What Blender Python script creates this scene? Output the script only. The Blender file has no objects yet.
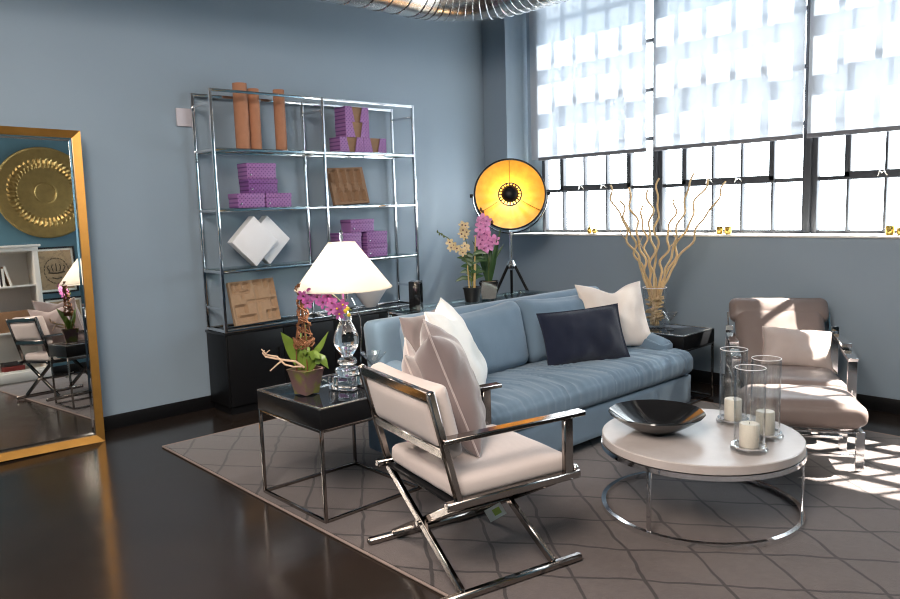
import bpy, bmesh, math, random
from mathutils import Vector, Matrix, noise
R = math.radians
PI = math.pi
C = bpy.context.scene.collection
scene = bpy.context.scene
random.seed(7)

# ------------------------------------------------------------------ camera
def make_camera():
    yaw, pitch, roll = 0.8252, 0.1231, -0.0311
    fw = Vector((math.cos(yaw) * math.cos(pitch), math.sin(yaw) * math.cos(pitch), -math.sin(pitch)))
    rt = Vector((math.sin(yaw), -math.cos(yaw), 0))
    up = rt.cross(fw)
    rt2 = math.cos(roll) * rt + math.sin(roll) * up
    up2 = -math.sin(roll) * rt + math.cos(roll) * up
    m = Matrix.Identity(4)
    for i in range(3):
        m[i][0], m[i][1], m[i][2] = rt2[i], up2[i], -fw[i]
    m[2][3] = 1.5
    cd = bpy.data.cameras.new('camera')
    cd.sensor_width = 36.0
    cd.lens = 753.23 * 36 / 900
    cd.clip_start = 0.02
    o = bpy.data.objects.new('camera', cd)
    o.matrix_world = m
    C.objects.link(o)
    scene.camera = o
make_camera()

# ------------------------------------------------------------------ light
SKY = 9.0
SUN = 42.0
ROOM = 240.0
EXPOSURE = 0.40
scene.view_settings.view_transform = 'Standard'
scene.view_settings.look = 'None'
scene.view_settings.exposure = EXPOSURE
scene.view_settings.gamma = 1
scene.view_settings.use_curve_mapping = False
w = bpy.data.worlds.new('sky')
scene.world = w
w.use_nodes = True
bg = w.node_tree.nodes['Background']
bg.inputs[0].default_value = (0.86, 0.94, 1.0, 1)
bg.inputs[1].default_value = SKY

def lamp(name, kind, loc, energy, color=(1, 1, 1), direction=None, size=None, size_y=None, portal=False, radius=None, spot=None):
    d = bpy.data.lights.new(name, kind)
    d.energy = energy
    d.color = color
    if size is not None:
        d.shape = 'RECTANGLE'
        d.size = size
        d.size_y = size_y or size
    if radius is not None:
        d.shadow_soft_size = radius
    if spot is not None:
        d.spot_size, d.spot_blend = R(spot), 0.6
    if portal:
        d.cycles.is_portal = True
    o = bpy.data.objects.new(name, d)
    o.location = loc
    if direction is not None:
        o.rotation_euler = Vector(direction).to_track_quat('-Z', 'Y').to_euler()
    C.objects.link(o)
    return o

# sun: comes in through the window wall (+x), from a little behind the camera's side
sun = lamp('sun', 'SUN', (9, 0, 8), SUN, (1.0, 0.95, 0.86), direction=(-1.0, 0.60, -1.60))
sun.data.angle = R(0.6)
lamp('window daylight portal', 'AREA', (6.01, 2.35, 2.36), 1, direction=(-1, 0, 0), size=5.6, size_y=2.3, portal=True)
# warm ceiling lighting of the showroom behind the camera
lamp('ceiling lamp', 'AREA', (0.2, 2.2, 3.85), ROOM * 0.55, (1.0, 0.88, 0.77), direction=(0.10, 0.05, -1), size=4.5, size_y=4.0)
lamp('ceiling lamp', 'AREA', (-0.5, 0.7, 3.35), ROOM * 0.55, (1.0, 0.90, 0.81), direction=(0.55, 0.55, -0.70), size=1.5, size_y=1.5)

# ------------------------------------------------------------------ materials
def rgb(r, g, b):
    f = lambda c: (c / 255 / 12.92) if c / 255 <= 0.04045 else ((c / 255 + 0.055) / 1.055) ** 2.4
    return (f(r), f(g), f(b), 1)

class NT:
    def __init__(s, name):
        s.m = bpy.data.materials.new(name)
        s.m.use_nodes = True
        s.t = s.m.node_tree
        s.p = s.t.nodes['Principled BSDF']
        s.out = s.t.nodes['Material Output']
    def n(s, kind, **kw):
        nd = s.t.nodes.new(kind)
        for k, v in kw.items():
            setattr(nd, k, v)
        return nd
    def l(s, a, b):
        s.t.links.new(a, b)
    def val(s, sock, v):
        if hasattr(v, 'is_output'):
            s.l(v, sock)
        else:
            sock.default_value = v
    def math(s, op, a, b=0.0, c=None):
        nd = s.n('ShaderNodeMath', operation=op)
        s.val(nd.inputs[0], a)
        s.val(nd.inputs[1], b)
        if c is not None:
            s.val(nd.inputs[2], c)
        return nd.outputs[0]
    def mix(s, f, a, b):
        nd = s.n('ShaderNodeMix', data_type='RGBA')
        s.val(nd.inputs[0], f)
        s.val(nd.inputs[6], a)
        s.val(nd.inputs[7], b)
        return nd.outputs[2]
    def coords(s, which='Object'):
        return s.n('ShaderNodeTexCoord').outputs[which]
    def noise(s, scale, detail=3, vec=None, rough=0.55):
        nd = s.n('ShaderNodeTexNoise')
        nd.inputs['Scale'].default_value = scale
        nd.inputs['Detail'].default_value = detail
        nd.inputs['Roughness'].default_value = rough
        s.l(vec if vec is not None else s.coords(), nd.inputs['Vector'])
        return nd.outputs['Fac']
    def bump(s, h, strength, dist=0.01):
        nd = s.n('ShaderNodeBump')
        nd.inputs['Strength'].default_value = strength
        nd.inputs['Distance'].default_value = dist
        s.l(h, nd.inputs['Height'])
        s.l(nd.outputs[0], s.p.inputs['Normal'])
    def set(s, col=None, rough=None, metal=None, spec=None, trans=None, ior=None, sheen=None, coat=None):
        i = s.p.inputs
        if col is not None:
            s.val(i['Base Color'], col)
        for k, v in (('Roughness', rough), ('Metallic', metal), ('Specular IOR Level', spec), ('Transmission Weight', trans),
                     ('IOR', ior), ('Sheen Weight', sheen), ('Coat Weight', coat)):
            if v is not None:
                s.val(i[k], v)
        return s

def plain(name, col, rough=0.5, metal=0.0, spec=0.5, var=0.0, vscale=8, bump=0.0, bscale=80, sheen=None, coat=None):
    t = NT(name)
    c = col
    if var:
        f = t.noise(vscale, 4)
        c = t.mix(f, tuple(x * (1 - var) for x in col[:3]) + (1,), tuple(min(1, x * (1 + var)) for x in col[:3]) + (1,))
    t.set(c, rough, metal, spec, sheen=sheen, coat=coat)
    if bump:
        t.bump(t.noise(bscale, 3), bump, 0.004)
    return t.m

def fabric(name, col, var=0.10, scale=260, bump=0.25, sheen=0.25, rough=0.9):
    t = NT(name)
    co = t.coords()
    a = t.n('ShaderNodeTexWave', wave_type='BANDS', bands_direction='X')
    a.inputs['Scale'].default_value = scale
    a.inputs['Distortion'].default_value = 1.2
    b = t.n('ShaderNodeTexWave', wave_type='BANDS', bands_direction='Z')
    b.inputs['Scale'].default_value = scale
    b.inputs['Distortion'].default_value = 1.2
    t.l(co, a.inputs['Vector'])
    t.l(co, b.inputs['Vector'])
    h = t.math('MULTIPLY', a.outputs['Fac'], b.outputs['Fac'])
    f = t.math('ADD', t.math('MULTIPLY', t.noise(14, 4), 0.7), t.math('MULTIPLY', h, 0.5))
    t.set(t.mix(f, tuple(x * (1 - var) for x in col[:3]) + (1,), tuple(min(1, x * (1 + var)) for x in col[:3]) + (1,)), rough, 0, 0.2, sheen=sheen)
    t.bump(h, bump, 0.002)
    return t.m

M = {}
M['chrome'] = plain('polished chrome', (0.78, 0.78, 0.79, 1), 0.09, 1.0)
M['nickel'] = plain('dark polished nickel', (0.33, 0.30, 0.28, 1), 0.12, 1.0)
M['steel'] = plain('brushed steel', (0.55, 0.54, 0.52, 1), 0.25, 1.0)
M['black'] = plain('black lacquer', (0.010, 0.010, 0.011, 1), 0.13, 0, 0.5)
M['black_satin'] = plain('black satin wood', (0.006, 0.006, 0.007, 1), 0.4, 0, 0.25)
M['black_plastic'] = plain('black nursery pot', (0.012, 0.012, 0.013, 1), 0.4)
M['smoked'] = plain('black glass top', (0.012, 0.014, 0.018, 1), 0.03, 0, 0.7)
M['white_paint'] = plain('white paint', rgb(236, 233, 226), 0.4, var=0.03)
M['foam'] = plain('white foam', rgb(250, 249, 251), 0.7, var=0.02, bump=0.1, bscale=200)
M['kraft'] = plain('brown kraft cardboard', rgb(178, 124, 94), 0.8, var=0.12, vscale=20, bump=0.1)
M['pulp'] = plain('molded paper pulp', rgb(178, 146, 116), 0.95, var=0.15, vscale=30, bump=0.5, bscale=120)
M['pulp_dark'] = plain('brown molded paper pulp', rgb(150, 118, 92), 0.95, var=0.15, vscale=30, bump=0.5, bscale=120)
M['blue_fabric'] = fabric('slate blue linen', rgb(112, 133, 151), 0.05, 420, 0.12)
M['white_fabric'] = fabric('off white velvet', rgb(212, 197, 191), 0.05, bump=0.1)
M['white_linen'] = fabric('white linen', rgb(252, 247, 241), 0.05, bump=0.2)
M['cream_linen'] = fabric('cream linen', rgb(236, 222, 212), 0.06, bump=0.2)
M['mauve_velvet'] = fabric('mauve grey velvet', rgb(124, 109, 108), 0.16, bump=0.1, sheen=0.6)
M['taupe_velvet'] = fabric('taupe velvet', rgb(112, 100, 99), 0.12, bump=0.1, sheen=0.4)
M['blush_velvet'] = fabric('pale blush velvet', rgb(176, 160, 157), 0.1, bump=0.1, sheen=0.5)
M['navy'] = fabric('navy linen', rgb(29, 34, 52), 0.2)
M['oat'] = fabric('oatmeal linen', rgb(196, 180, 174), 0.12, bump=0.35)
M['leather'] = plain('taupe leather', rgb(128, 113, 108), 0.36, 0, 0.5, var=0.08, vscale=10, bump=0.25, bscale=350)
M['gold'] = plain('gold leaf frame', (0.36, 0.18, 0.04, 1), 0.42, 0.8, var=0.25, vscale=9)
M['brass'] = plain('hammered brass', (0.36, 0.25, 0.09, 1), 0.42, 0.9, var=0.3, vscale=12, bump=0.5, bscale=60)
M['mercury'] = plain('gold mercury glass', (0.75, 0.48, 0.12, 1), 0.2, 0.9, var=0.4, vscale=60)
M['wax'] = plain('ivory wax', rgb(246, 236, 220), 0.45)
M['leaf'] = plain('orchid leaf green', rgb(108, 132, 52), 0.35, var=0.35, vscale=14)
M['leaf_dark'] = plain('dark leaf green', rgb(52, 84, 42), 0.4, var=0.3, vscale=14)
M['stem'] = plain('green stem', rgb(96, 110, 50), 0.5)
M['stake'] = plain('bamboo stake', rgb(196, 166, 110), 0.6, var=0.15)
M['willow'] = plain('bleached willow', rgb(216, 186, 140), 0.65, var=0.15, vscale=30)
M['driftwood'] = plain('pale driftwood', rgb(208, 178, 152), 0.8, var=0.15, vscale=30)
M['wicker'] = plain('brown vine', rgb(112, 70, 40), 0.85, var=0.35, vscale=60, bump=0.6)
M['terracotta'] = plain('mossy clay', rgb(122, 98, 84), 0.8, var=0.2)
M['soil'] = plain('bark chips', rgb(120, 96, 72), 0.95, var=0.5, vscale=120, bump=1.0)
M['magenta'] = plain('magenta orchid petal', rgb(164, 84, 144), 0.55, var=0.25, vscale=40)
M['pink'] = plain('pink orchid petal', rgb(226, 150, 200), 0.55, var=0.3, vscale=50)
M['ivory'] = plain('ivory orchid petal', rgb(226, 204, 160), 0.55, var=0.2, vscale=60)
M['plum'] = plain('dark plum lip', rgb(92, 30, 60), 0.5)
M['yellow'] = plain('yellow orchid bud', rgb(206, 178, 50), 0.55)
M['paper'] = plain('white paper tag', rgb(240, 240, 232), 0.7)
M['green_ink'] = plain('green print', rgb(176, 202, 96), 0.7)
M['red_book'] = plain('red book cloth', rgb(120, 40, 34), 0.7)
M['tan_book'] = plain('tan book cloth', rgb(160, 120, 78), 0.7)
M['dark_book'] = plain('dark book cloth', rgb(46, 40, 40), 0.7)
M['plinth'] = plain('dark sofa plinth', (0.008, 0.008, 0.01, 1), 0.8)
M['carton'] = plain('brown carton', rgb(150, 112, 80), 0.85, var=0.1)
M['window_black'] = plain('dark window steel', rgb(56, 58, 64), 0.5, 0.0, 0.4)
M['bar_grey'] = plain('grey aluminium bar', rgb(120, 121, 128), 0.5)
M['wall_plate'] = plain('ivory wall plate', rgb(206, 200, 208), 0.5)
M['mirror'] = plain('mirror silver', (0.80, 0.80, 0.78, 1), 0.012, 1.0)

def glass_mat(name, col=(1, 1, 1, 1), ior=1.45, rough=0.0, shadow=0.92):
    t = NT(name)
    g = t.n('ShaderNodeBsdfGlass')
    g.inputs['Color'].default_value = col
    g.inputs['IOR'].default_value = ior
    g.inputs['Roughness'].default_value = rough
    t.l(g.outputs[0], t.out.inputs[0])
    return t.m
M['crystal'] = glass_mat('clear crystal', (0.97, 0.97, 0.97, 1), 1.5)

def thin_glass(name, tint=(0.96, 0.98, 0.98, 1), refl=1.0):
    t = NT(name)
    tr = t.n('ShaderNodeBsdfTransparent')
    tr.inputs[0].default_value = tint
    gl = t.n('ShaderNodeBsdfGlossy')
    gl.inputs['Roughness'].default_value = 0.01
    lw = t.n('ShaderNodeLayerWeight')
    lw.inputs['Blend'].default_value = 0.5
    f = t.math('MULTIPLY', t.math('ADD', t.math('MULTIPLY', t.math('POWER', lw.outputs['Facing'], 4.0), 0.55), 0.035), refl)
    mx = t.n('ShaderNodeMixShader')
    t.l(f, mx.inputs[0])
    t.l(tr.outputs[0], mx.inputs[1])
    t.l(gl.outputs[0], mx.inputs[2])
    t.l(mx.outputs[0], t.out.inputs[0])
    return t.m
M['pane'] = thin_glass('window glass', (0.97, 0.98, 0.98, 1), 0.6)
M['clear'] = thin_glass('clear glassware', (0.975, 0.98, 0.98, 1), 1.9)
M['glassware'] = thin_glass('bright clear glassware', (0.98, 0.985, 0.985, 1), 2.2)
M['shelf_glass'] = thin_glass('shelf glass', (0.82, 0.90, 0.89, 1), 1.2)

def wall_paint():
    t = NT('slate blue wall paint')
    f = t.noise(1.7, 3)
    t.set(t.mix(f, rgb(144, 160, 174), rgb(151, 167, 181)), 0.42, 0, 0.4)
    t.bump(t.noise(90, 3), 0.06, 0.003)
    return t.m
M['wall'] = wall_paint()

def teal_paint():
    t = NT('teal wall paint')
    t.set(rgb(78, 112, 126), 0.5, 0, 0.3)
    return t.m
M['teal'] = teal_paint()
M['ceiling'] = plain('ceiling paint', rgb(112, 110, 108), 0.8)

def concrete():
    t = NT('dark polished concrete')
    co = t.coords()
    f = t.noise(2.2, 6, co, 0.6)
    g = t.noise(16, 5, co, 0.65)
    c = t.mix(f, rgb(34, 29, 26), rgb(60, 49, 43))
    c2 = t.mix(t.math('MULTIPLY', g, 0.5), c, rgb(34, 27, 24))
    sp = t.n('ShaderNodeTexVoronoi')
    sp.inputs['Scale'].default_value = 22
    t.l(co, sp.inputs['Vector'])
    speck = t.math('LESS_THAN', sp.outputs['Distance'], 0.055)
    keep = t.math('GREATER_THAN', t.noise(9, 1, co), 0.60)
    t.set(t.mix(t.math('MULTIPLY', t.math('MULTIPLY', speck, keep), 0.55), c2, rgb(140, 128, 120)), None, 0, 0.5)
    t.l(t.math('ADD', t.math('MULTIPLY', t.noise(5, 5, co), 0.16), 0.08), t.p.inputs['Roughness'])
    t.bump(g, 0.05, 0.004)
    return t.m
M['floor'] = concrete()

def rug_mat():
    t = NT('taupe trellis rug')
    co = t.coords()
    sx = t.n('ShaderNodeSeparateXYZ')
    t.l(co, sx.inputs[0])
    x, y = sx.outputs[0], sx.outputs[1]
    wob = t.math('MULTIPLY', t.math('SUBTRACT', t.noise(3.2, 2, co), 0.5), 0.075)
    lines = None
    for s in (1, -1):
        a = t.math('ADD', t.math('ADD', t.math('MULTIPLY', x, 0.80), t.math('MULTIPLY', y, 0.60 * s)), t.math('MULTIPLY', wob, s))
        d = t.math('PINGPONG', t.math('ADD', a, 10.07 if s > 0 else 10.0), 0.14)
        k = t.math('LESS_THAN', d, 0.0075)
        lines = k if lines is None else t.math('MAXIMUM', lines, k)
    pile = t.noise(40, 4, co)
    big = t.noise(1.6, 3, co)
    base = t.mix(t.math('ADD', t.math('MULTIPLY', pile, 0.5), t.math('MULTIPLY', big, 0.5)), rgb(78, 70, 69), rgb(114, 103, 100))
    t.set(t.mix(t.math('MULTIPLY', lines, 0.85), base, rgb(52, 46, 46)), 0.95, 0, 0.15, sheen=0.3)
    h = t.math('SUBTRACT', t.noise(160, 2, co), t.math('MULTIPLY', lines, 0.8))
    t.bump(h, 0.6, 0.004)
    return t.m
M['rug'] = rug_mat()
M['rug_edge'] = plain('rug binding', rgb(150, 132, 124), 0.95, bump=0.5, bscale=200)

def stone():
    t = NT('pale concrete top')
    co = t.coords()
    f = t.noise(7, 6, co, 0.65)
    t.set(t.mix(f, rgb(168, 158, 155), rgb(206, 196, 192)), 0.32, 0, 0.45)
    t.bump(f, 0.08, 0.003)
    return t.m
M['stone'] = stone()

def purple(name, a, b):
    t = NT(name)
    co = t.coords()
    mp = t.n('ShaderNodeMapping')
    mp.inputs['Rotation'].default_value = (0, R(45), 0)
    t.l(co, mp.inputs[0])
    sx = t.n('ShaderNodeSeparateXYZ')
    t.l(mp.outputs[0], sx.inputs[0])
    p1 = t.math('PINGPONG', t.math('ADD', sx.outputs[0], 5.0), 0.011)
    p2 = t.math('PINGPONG', t.math('ADD', sx.outputs[2], 5.0), 0.011)
    k = t.math('LESS_THAN', t.math('ADD', p1, p2), 0.007)
    t.set(t.mix(k, a, b), 0.5, 0, 0.4)
    return t.m
M['purple'] = purple('patterned purple card', rgb(160, 112, 168), rgb(118, 72, 134))
M['purple_deep'] = purple('patterned deep purple card', rgb(132, 82, 146), rgb(94, 52, 112))

def blind_mat():
    t = NT('white solar shade cloth')
    co = t.coords()
    d = t.n('ShaderNodeBsdfDiffuse')
    d.inputs[0].default_value = (0.80, 0.82, 0.85, 1)
    tr = t.n('ShaderNodeBsdfTranslucent')
    tr.inputs[0].default_value = (0.42, 0.455, 0.50, 1)
    tp = t.n('ShaderNodeBsdfTransparent')
    m1 = t.n('ShaderNodeMixShader')
    m1.inputs[0].default_value = 0.45
    t.l(d.outputs[0], m1.inputs[1])
    t.l(tr.outputs[0], m1.inputs[2])
    m2 = t.n('ShaderNodeMixShader')
    m2.inputs[0].default_value = 0.165
    t.l(m1.outputs[0], m2.inputs[1])
    t.l(tp.outputs[0], m2.inputs[2])
    t.l(m2.outputs[0], t.out.inputs[0])
    return t.m
M['blind'] = blind_mat()

def shade_mat():
    t = NT('white lampshade linen')
    d = t.n('ShaderNodeBsdfDiffuse')
    d.inputs[0].default_value = (0.90, 0.87, 0.83, 1)
    tr = t.n('ShaderNodeBsdfTranslucent')
    tr.inputs[0].default_value = (0.97, 0.93, 0.87, 1)
    m1 = t.n('ShaderNodeMixShader')
    m1.inputs[0].default_value = 0.84
    t.l(d.outputs[0], m1.inputs[1])
    t.l(tr.outputs[0], m1.inputs[2])
    t.l(m1.outputs[0], t.out.inputs[0])
    return t.m
M['shade'] = shade_mat()

def bulb_mat():
    t = NT('lit bulb')
    e = t.n('ShaderNodeEmission')
    e.inputs[0].default_value = (1.0, 0.82, 0.55, 1)
    e.inputs[1].default_value = 30
    t.l(e.outputs[0], t.out.inputs[0])
    return t.m
M['bulb'] = bulb_mat()
M['gold_silk'] = plain('gold reflector silk', (0.88, 0.36, 0.03, 1), 0.5, 0.0, 0.4, var=0.35, vscale=14)

def mossy_pot():
    t = NT('mossy clay pot')
    co = t.coords()
    f = t.noise(14, 5, co)
    g = t.math('MULTIPLY', t.math('SUBTRACT', f, 0.46), 6.0)
    cl = t.n('ShaderNodeClamp')
    t.l(g, cl.inputs[0])
    t.set(t.mix(cl.outputs[0], rgb(112, 86, 84), rgb(116, 118, 58)), 0.75, 0, 0.3)
    t.bump(f, 0.3, 0.01)
    return t.m
M['moss_pot'] = mossy_pot()

def print_mat(name, dark):
    t = NT(name)
    co = t.coords()
    f = t.noise(16, 6, co, 0.7)
    g = t.math('MULTIPLY', t.math('SUBTRACT', f, 0.50), 9.0)
    cl = t.n('ShaderNodeClamp')
    t.l(g, cl.inputs[0])
    t.set(t.mix(t.math('MULTIPLY', cl.outputs[0], 0.35), rgb(172, 146, 112), dark), 0.7)
    return t.m
M['antique_print'] = print_mat('sepia antique print', rgb(70, 56, 42))
M['print_ink'] = plain('sepia print ink', rgb(78, 66, 50), 0.8)

# ------------------------------------------------------------------ mesh builder
class MB:
    def __init__(s):
        s.b = bmesh.new()
    def _xf(s, verts, m):
        if m is not None:
            bmesh.ops.transform(s.b, matrix=m, verts=verts)
    def box(s, c, size, bevel=0.0, seg=2, m=None):
        r = bmesh.ops.create_cube(s.b, size=1)
        vs = r['verts']
        bmesh.ops.scale(s.b, vec=size, verts=vs)
        if bevel:
            es = list({e for v in vs for e in v.link_edges})
            q = bmesh.ops.bevel(s.b, geom=es, offset=min(bevel, min(size) * 0.45), segments=seg, affect='EDGES', profile=0.5)
            vs = list({v for v in q['verts']} | {v for f in q['faces'] for v in f.verts})
        bmesh.ops.translate(s.b, vec=c, verts=vs)
        s._xf(vs, m)
        return s
    def bar(s, p0, p1, w, h, up=(0, 0, 1), bevel=0.002):
        p0, p1 = Vector(p0), Vector(p1)
        d = p1 - p0
        x = d.normalized()
        up = Vector(up)
        y = up.cross(x)
        if y.length < 1e-4:
            y = Vector((0, 1, 0)).cross(x)
        y.normalize()
        z = x.cross(y)
        m = Matrix.Identity(4)
        for i in range(3):
            m[i][0], m[i][1], m[i][2], m[i][3] = x[i], y[i], z[i], (p0[i] + p1[i]) / 2
        return s.box((0, 0, 0), (d.length, w, h), bevel, 1, m)
    def tube(s, pts, r, seg=8, closed=False, caps=True):
        pts = [Vector(p) for p in pts]
        n = len(pts)
        rs = r if isinstance(r, (list, tuple)) else [r] * n
        rings = []
        prev = None
        for i, p in enumerate(pts):
            a = pts[(i - 1) % n] if (closed or i > 0) else p
            b_ = pts[(i + 1) % n] if (closed or i < n - 1) else p
            t = (b_ - a).normalized()
            if prev is None:
                u = t.orthogonal().normalized()
            else:
                u = (prev - t * prev.dot(t))
                u = u.normalized() if u.length > 1e-6 else t.orthogonal().normalized()
            prev = u
            v = t.cross(u)
            rings.append([s.b.verts.new(p + rs[i] * (math.cos(2 * PI * k / seg) * u + math.sin(2 * PI * k / seg) * v)) for k in range(seg)])
        for i in range(n if closed else n - 1):
            A, B = rings[i], rings[(i + 1) % n]
            off = 0
            if closed and i == n - 1:
                off = min(range(seg), key=lambda o: (A[0].co - B[o].co).length)
            for k in range(seg):
                s.b.faces.new((A[k], A[(k + 1) % seg], B[(k + 1 + off) % seg], B[(k + off) % seg]))
        if caps and not closed:
            s.b.faces.new(rings[0][::-1])
            s.b.faces.new(rings[-1])
        return s
    def lathe(s, prof, seg=40, c=(0, 0, 0), m=None):
        rows = []
        allv = []
        for r, z in prof:
            if r < 1e-5:
                v = s.b.verts.new((c[0], c[1], c[2] + z))
                rows.append([v])
                allv.append(v)
            else:
                row = [s.b.verts.new((c[0] + r * math.cos(2 * PI * k / seg), c[1] + r * math.sin(2 * PI * k / seg), c[2] + z)) for k in range(seg)]
                rows.append(row)
                allv += row
        for A, B in zip(rows, rows[1:]):
            if len(A) == 1 and len(B) == 1:
                continue
            for k in range(seg):
                k2 = (k + 1) % seg
                if len(A) == 1:
                    s.b.faces.new((A[0], B[k2], B[k]))
                elif len(B) == 1:
                    s.b.faces.new((A[k], A[k2], B[0]))
                else:
                    s.b.faces.new((A[k], A[k2], B[k2], B[k]))
        s._xf(allv, m)
        return s
    def ring(s, R0, r, z, seg=64, c=(0, 0), flat=None):
        if flat:
            w_, h_ = flat
            return s.lathe([(R0 - w_ / 2, z - h_ / 2), (R0 + w_ / 2, z - h_ / 2), (R0 + w_ / 2, z + h_ / 2), (R0 - w_ / 2, z + h_ / 2), (R0 - w_ / 2, z - h_ / 2)], seg, (c[0], c[1], 0))
        return s.tube([(c[0] + R0 * math.cos(2 * PI * k / seg), c[1] + R0 * math.sin(2 * PI * k / seg), z) for k in range(seg)], r, 10, closed=True)
    def soft(s, size, r, n=(12, 12, 8), fn=None, c=(0, 0, 0), m=None):
        """a rounded, finely divided block; fn(point, unit point) may displace it"""
        h = Vector(size) / 2
        r = min(r, min(h) * 0.98)
        vs = {}
        def vert(i, j, k):
            key = (i, j, k)
            if key not in vs:
                q = Vector((2 * i / n[0] - 1, 2 * j / n[1] - 1, 2 * k / n[2] - 1))
                p = Vector((q[0] * h[0], q[1] * h[1], q[2] * h[2]))
                inner = Vector([max(-(h[a] - r), min(h[a] - r, p[a])) for a in range(3)])
                d = p - inner
                if d.length > 1e-9:
                    p = inner + d.normalized() * r * min(1.0, max(abs(d[a]) for a in range(3)) / r)
                if fn:
                    p = fn(p, q)
                vs[key] = s.b.verts.new(p + Vector(c))
            return vs[key]
        nx, ny, nz = n
        for i in range(nx):
            for j in range(ny):
                s.b.faces.new((vert(i, j, nz), vert(i + 1, j, nz), vert(i + 1, j + 1, nz), vert(i, j + 1, nz)))
                s.b.faces.new((vert(i, j + 1, 0), vert(i + 1, j + 1, 0), vert(i + 1, j, 0), vert(i, j, 0)))
        for i in range(nx):
            for k in range(nz):
                s.b.faces.new((vert(i, 0, k), vert(i + 1, 0, k), vert(i + 1, 0, k + 1), vert(i, 0, k + 1)))
                s.b.faces.new((vert(i, ny, k + 1), vert(i + 1, ny, k + 1), vert(i + 1, ny, k), vert(i, ny, k)))
        for j in range(ny):
            for k in range(nz):
                s.b.faces.new((vert(0, j, k + 1), vert(0, j + 1, k + 1), vert(0, j + 1, k), vert(0, j, k)))
                s.b.faces.new((vert(nx, j, k), vert(nx, j + 1, k), vert(nx, j + 1, k + 1), vert(nx, j, k + 1)))
        s._xf(list(vs.values()), m)
        return s
    def poly(s, pts, depth=None, m=None):
        """flat polygon in XZ, given real thickness along Y"""
        d = depth or 0.002
        f = [s.b.verts.new((x, 0, z)) for x, z in pts]
        g = [s.b.verts.new((x, d, z)) for x, z in pts]
        s.b.faces.new(f)
        s.b.faces.new(g[::-1])
        n = len(pts)
        for i in range(n):
            s.b.faces.new((f[(i + 1) % n], f[i], g[i], g[(i + 1) % n]))
        s._xf(f + g, m)
        return s
    def petal(s, base, tip, width, normal, cup=0.15, thick=0.0012):
        base, tip, normal = Vector(base), Vector(tip), Vector(normal).normalized()
        ax = tip - base
        L = ax.length
        side = ax.cross(normal).normalized()
        prof = [(0, 0.12), (0.25, 0.75), (0.55, 1.0), (0.82, 0.72), (1.0, 0.08)]
        for lay in (1, -1):
            rows = []
            for t, wd in prof:
                mid = base + ax * t + normal * (cup * L * (t * (1 - t)) * 2 - lay * thick)
                edge = normal * (cup * width * 0.5)
                rows.append([s.b.verts.new(mid - side * width * wd / 2 + edge), s.b.verts.new(mid), s.b.verts.new(mid + side * width * wd / 2 + edge)])
            for A, B in zip(rows, rows[1:]):
                for k in range(2):
                    q = (A[k], A[k + 1], B[k + 1], B[k])
                    s.b.faces.new(q if lay > 0 else q[::-1])
        return s
    def build(s, name, mat, parent=None, smooth=True, loc=None):
        bmesh.ops.recalc_face_normals(s.b, faces=s.b.faces)
        me = bpy.data.meshes.new(name)
        s.b.to_mesh(me)
        s.b.free()
        me.materials.append(mat)
        if smooth:
            me.shade_smooth()
            me.set_sharp_from_angle(angle=R(38))
        o = bpy.data.objects.new(name, me)
        C.objects.link(o)
        if parent is not None:
            o.parent = parent
        if loc is not None:
            o.location = loc
        return o

def tag(o, label=None, cat=None, group=None, kind=None):
    if label:
        o['label'] = label
    if cat:
        o['category'] = cat
    if group:
        o['group'] = group
    if kind:
        o['kind'] = kind
    return o

def thing(name, label, cat, loc=(0, 0, 0), rz=0.0, group=None, rot=None):
    o = bpy.data.objects.new(name, None)
    o.empty_display_size = 0.1
    C.objects.link(o)
    o.location = loc
    o.rotation_euler = rot if rot is not None else (0, 0, rz)
    return tag(o, label, cat, group)

def copy_tree(o, parent=None, label=None, loc=None, rot=None):
    kids = list(o.children)
    c = o.copy()
    C.objects.link(c)
    c.parent = parent
    if label:
        c['label'] = label
    if loc is not None:
        c.location = loc
    if rot is not None:
        c.rotation_euler = rot
    for k in kids:
        copy_tree(k, c)
    return c

def struct(o):
    o['kind'] = 'structure'
    return o

# ------------------------------------------------------------------ the setting
WX, WB, YJ = 5.617, 5.49, 5.176      # window wall, back wall, window jamb
SILL, HEAD, CEIL = 1.195, 3.55, 3.9
YF, XL = -0.45, -3.0
GX = 5.95                            # glass plane

struct(MB().box((1.6, 2.5, -0.05), (9.6, 6.4, 0.1)).build('floor', M['floor']))
struct(MB().box((1.6, 2.5, CEIL + 0.05), (9.6, 6.4, 0.1)).build('ceiling', M['ceiling']))
struct(MB().box(((XL + 6.2) / 2, WB + 0.1, CEIL / 2), (6.2 - XL + 0.4, 0.2, CEIL)).build('wall_back', M['wall']))
mb = MB()
mb.box(((WX + 6.05) / 2, (WB + YF) / 2, SILL / 2), (6.05 - WX, WB - YF, SILL))
mb.box(((WX + 6.05) / 2, (WB + YJ) / 2, (SILL + HEAD) / 2), (6.05 - WX, WB - YJ, HEAD - SILL))
mb.box(((WX + 6.05) / 2, (WB + YF) / 2, (CEIL + HEAD) / 2), (6.05 - WX, WB - YF, CEIL - HEAD))
struct(mb.build('wall_right', M['wall'], smooth=False))
struct(MB().box(((XL + 6.2) / 2, YF - 0.1, CEIL / 2), (6.2 - XL + 0.4, 0.2, CEIL)).build('wall_front', M['teal']))
struct(MB().box((XL - 0.1, 2.5, CEIL / 2), (0.2, 6.4, CEIL)).build('wall_left', M['wall']))
struct(MB().box(((XL + WX) / 2, WB - 0.008, 0.05), (WX - XL, 0.016, 0.1), 0.003).build('baseboard_back', M['black_satin']))
struct(MB().box((WX - 0.008, (WB + YF) / 2, 0.05), (0.016, WB - YF - 0.04, 0.1), 0.003).build('baseboard_right', M['black_satin']))
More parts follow.
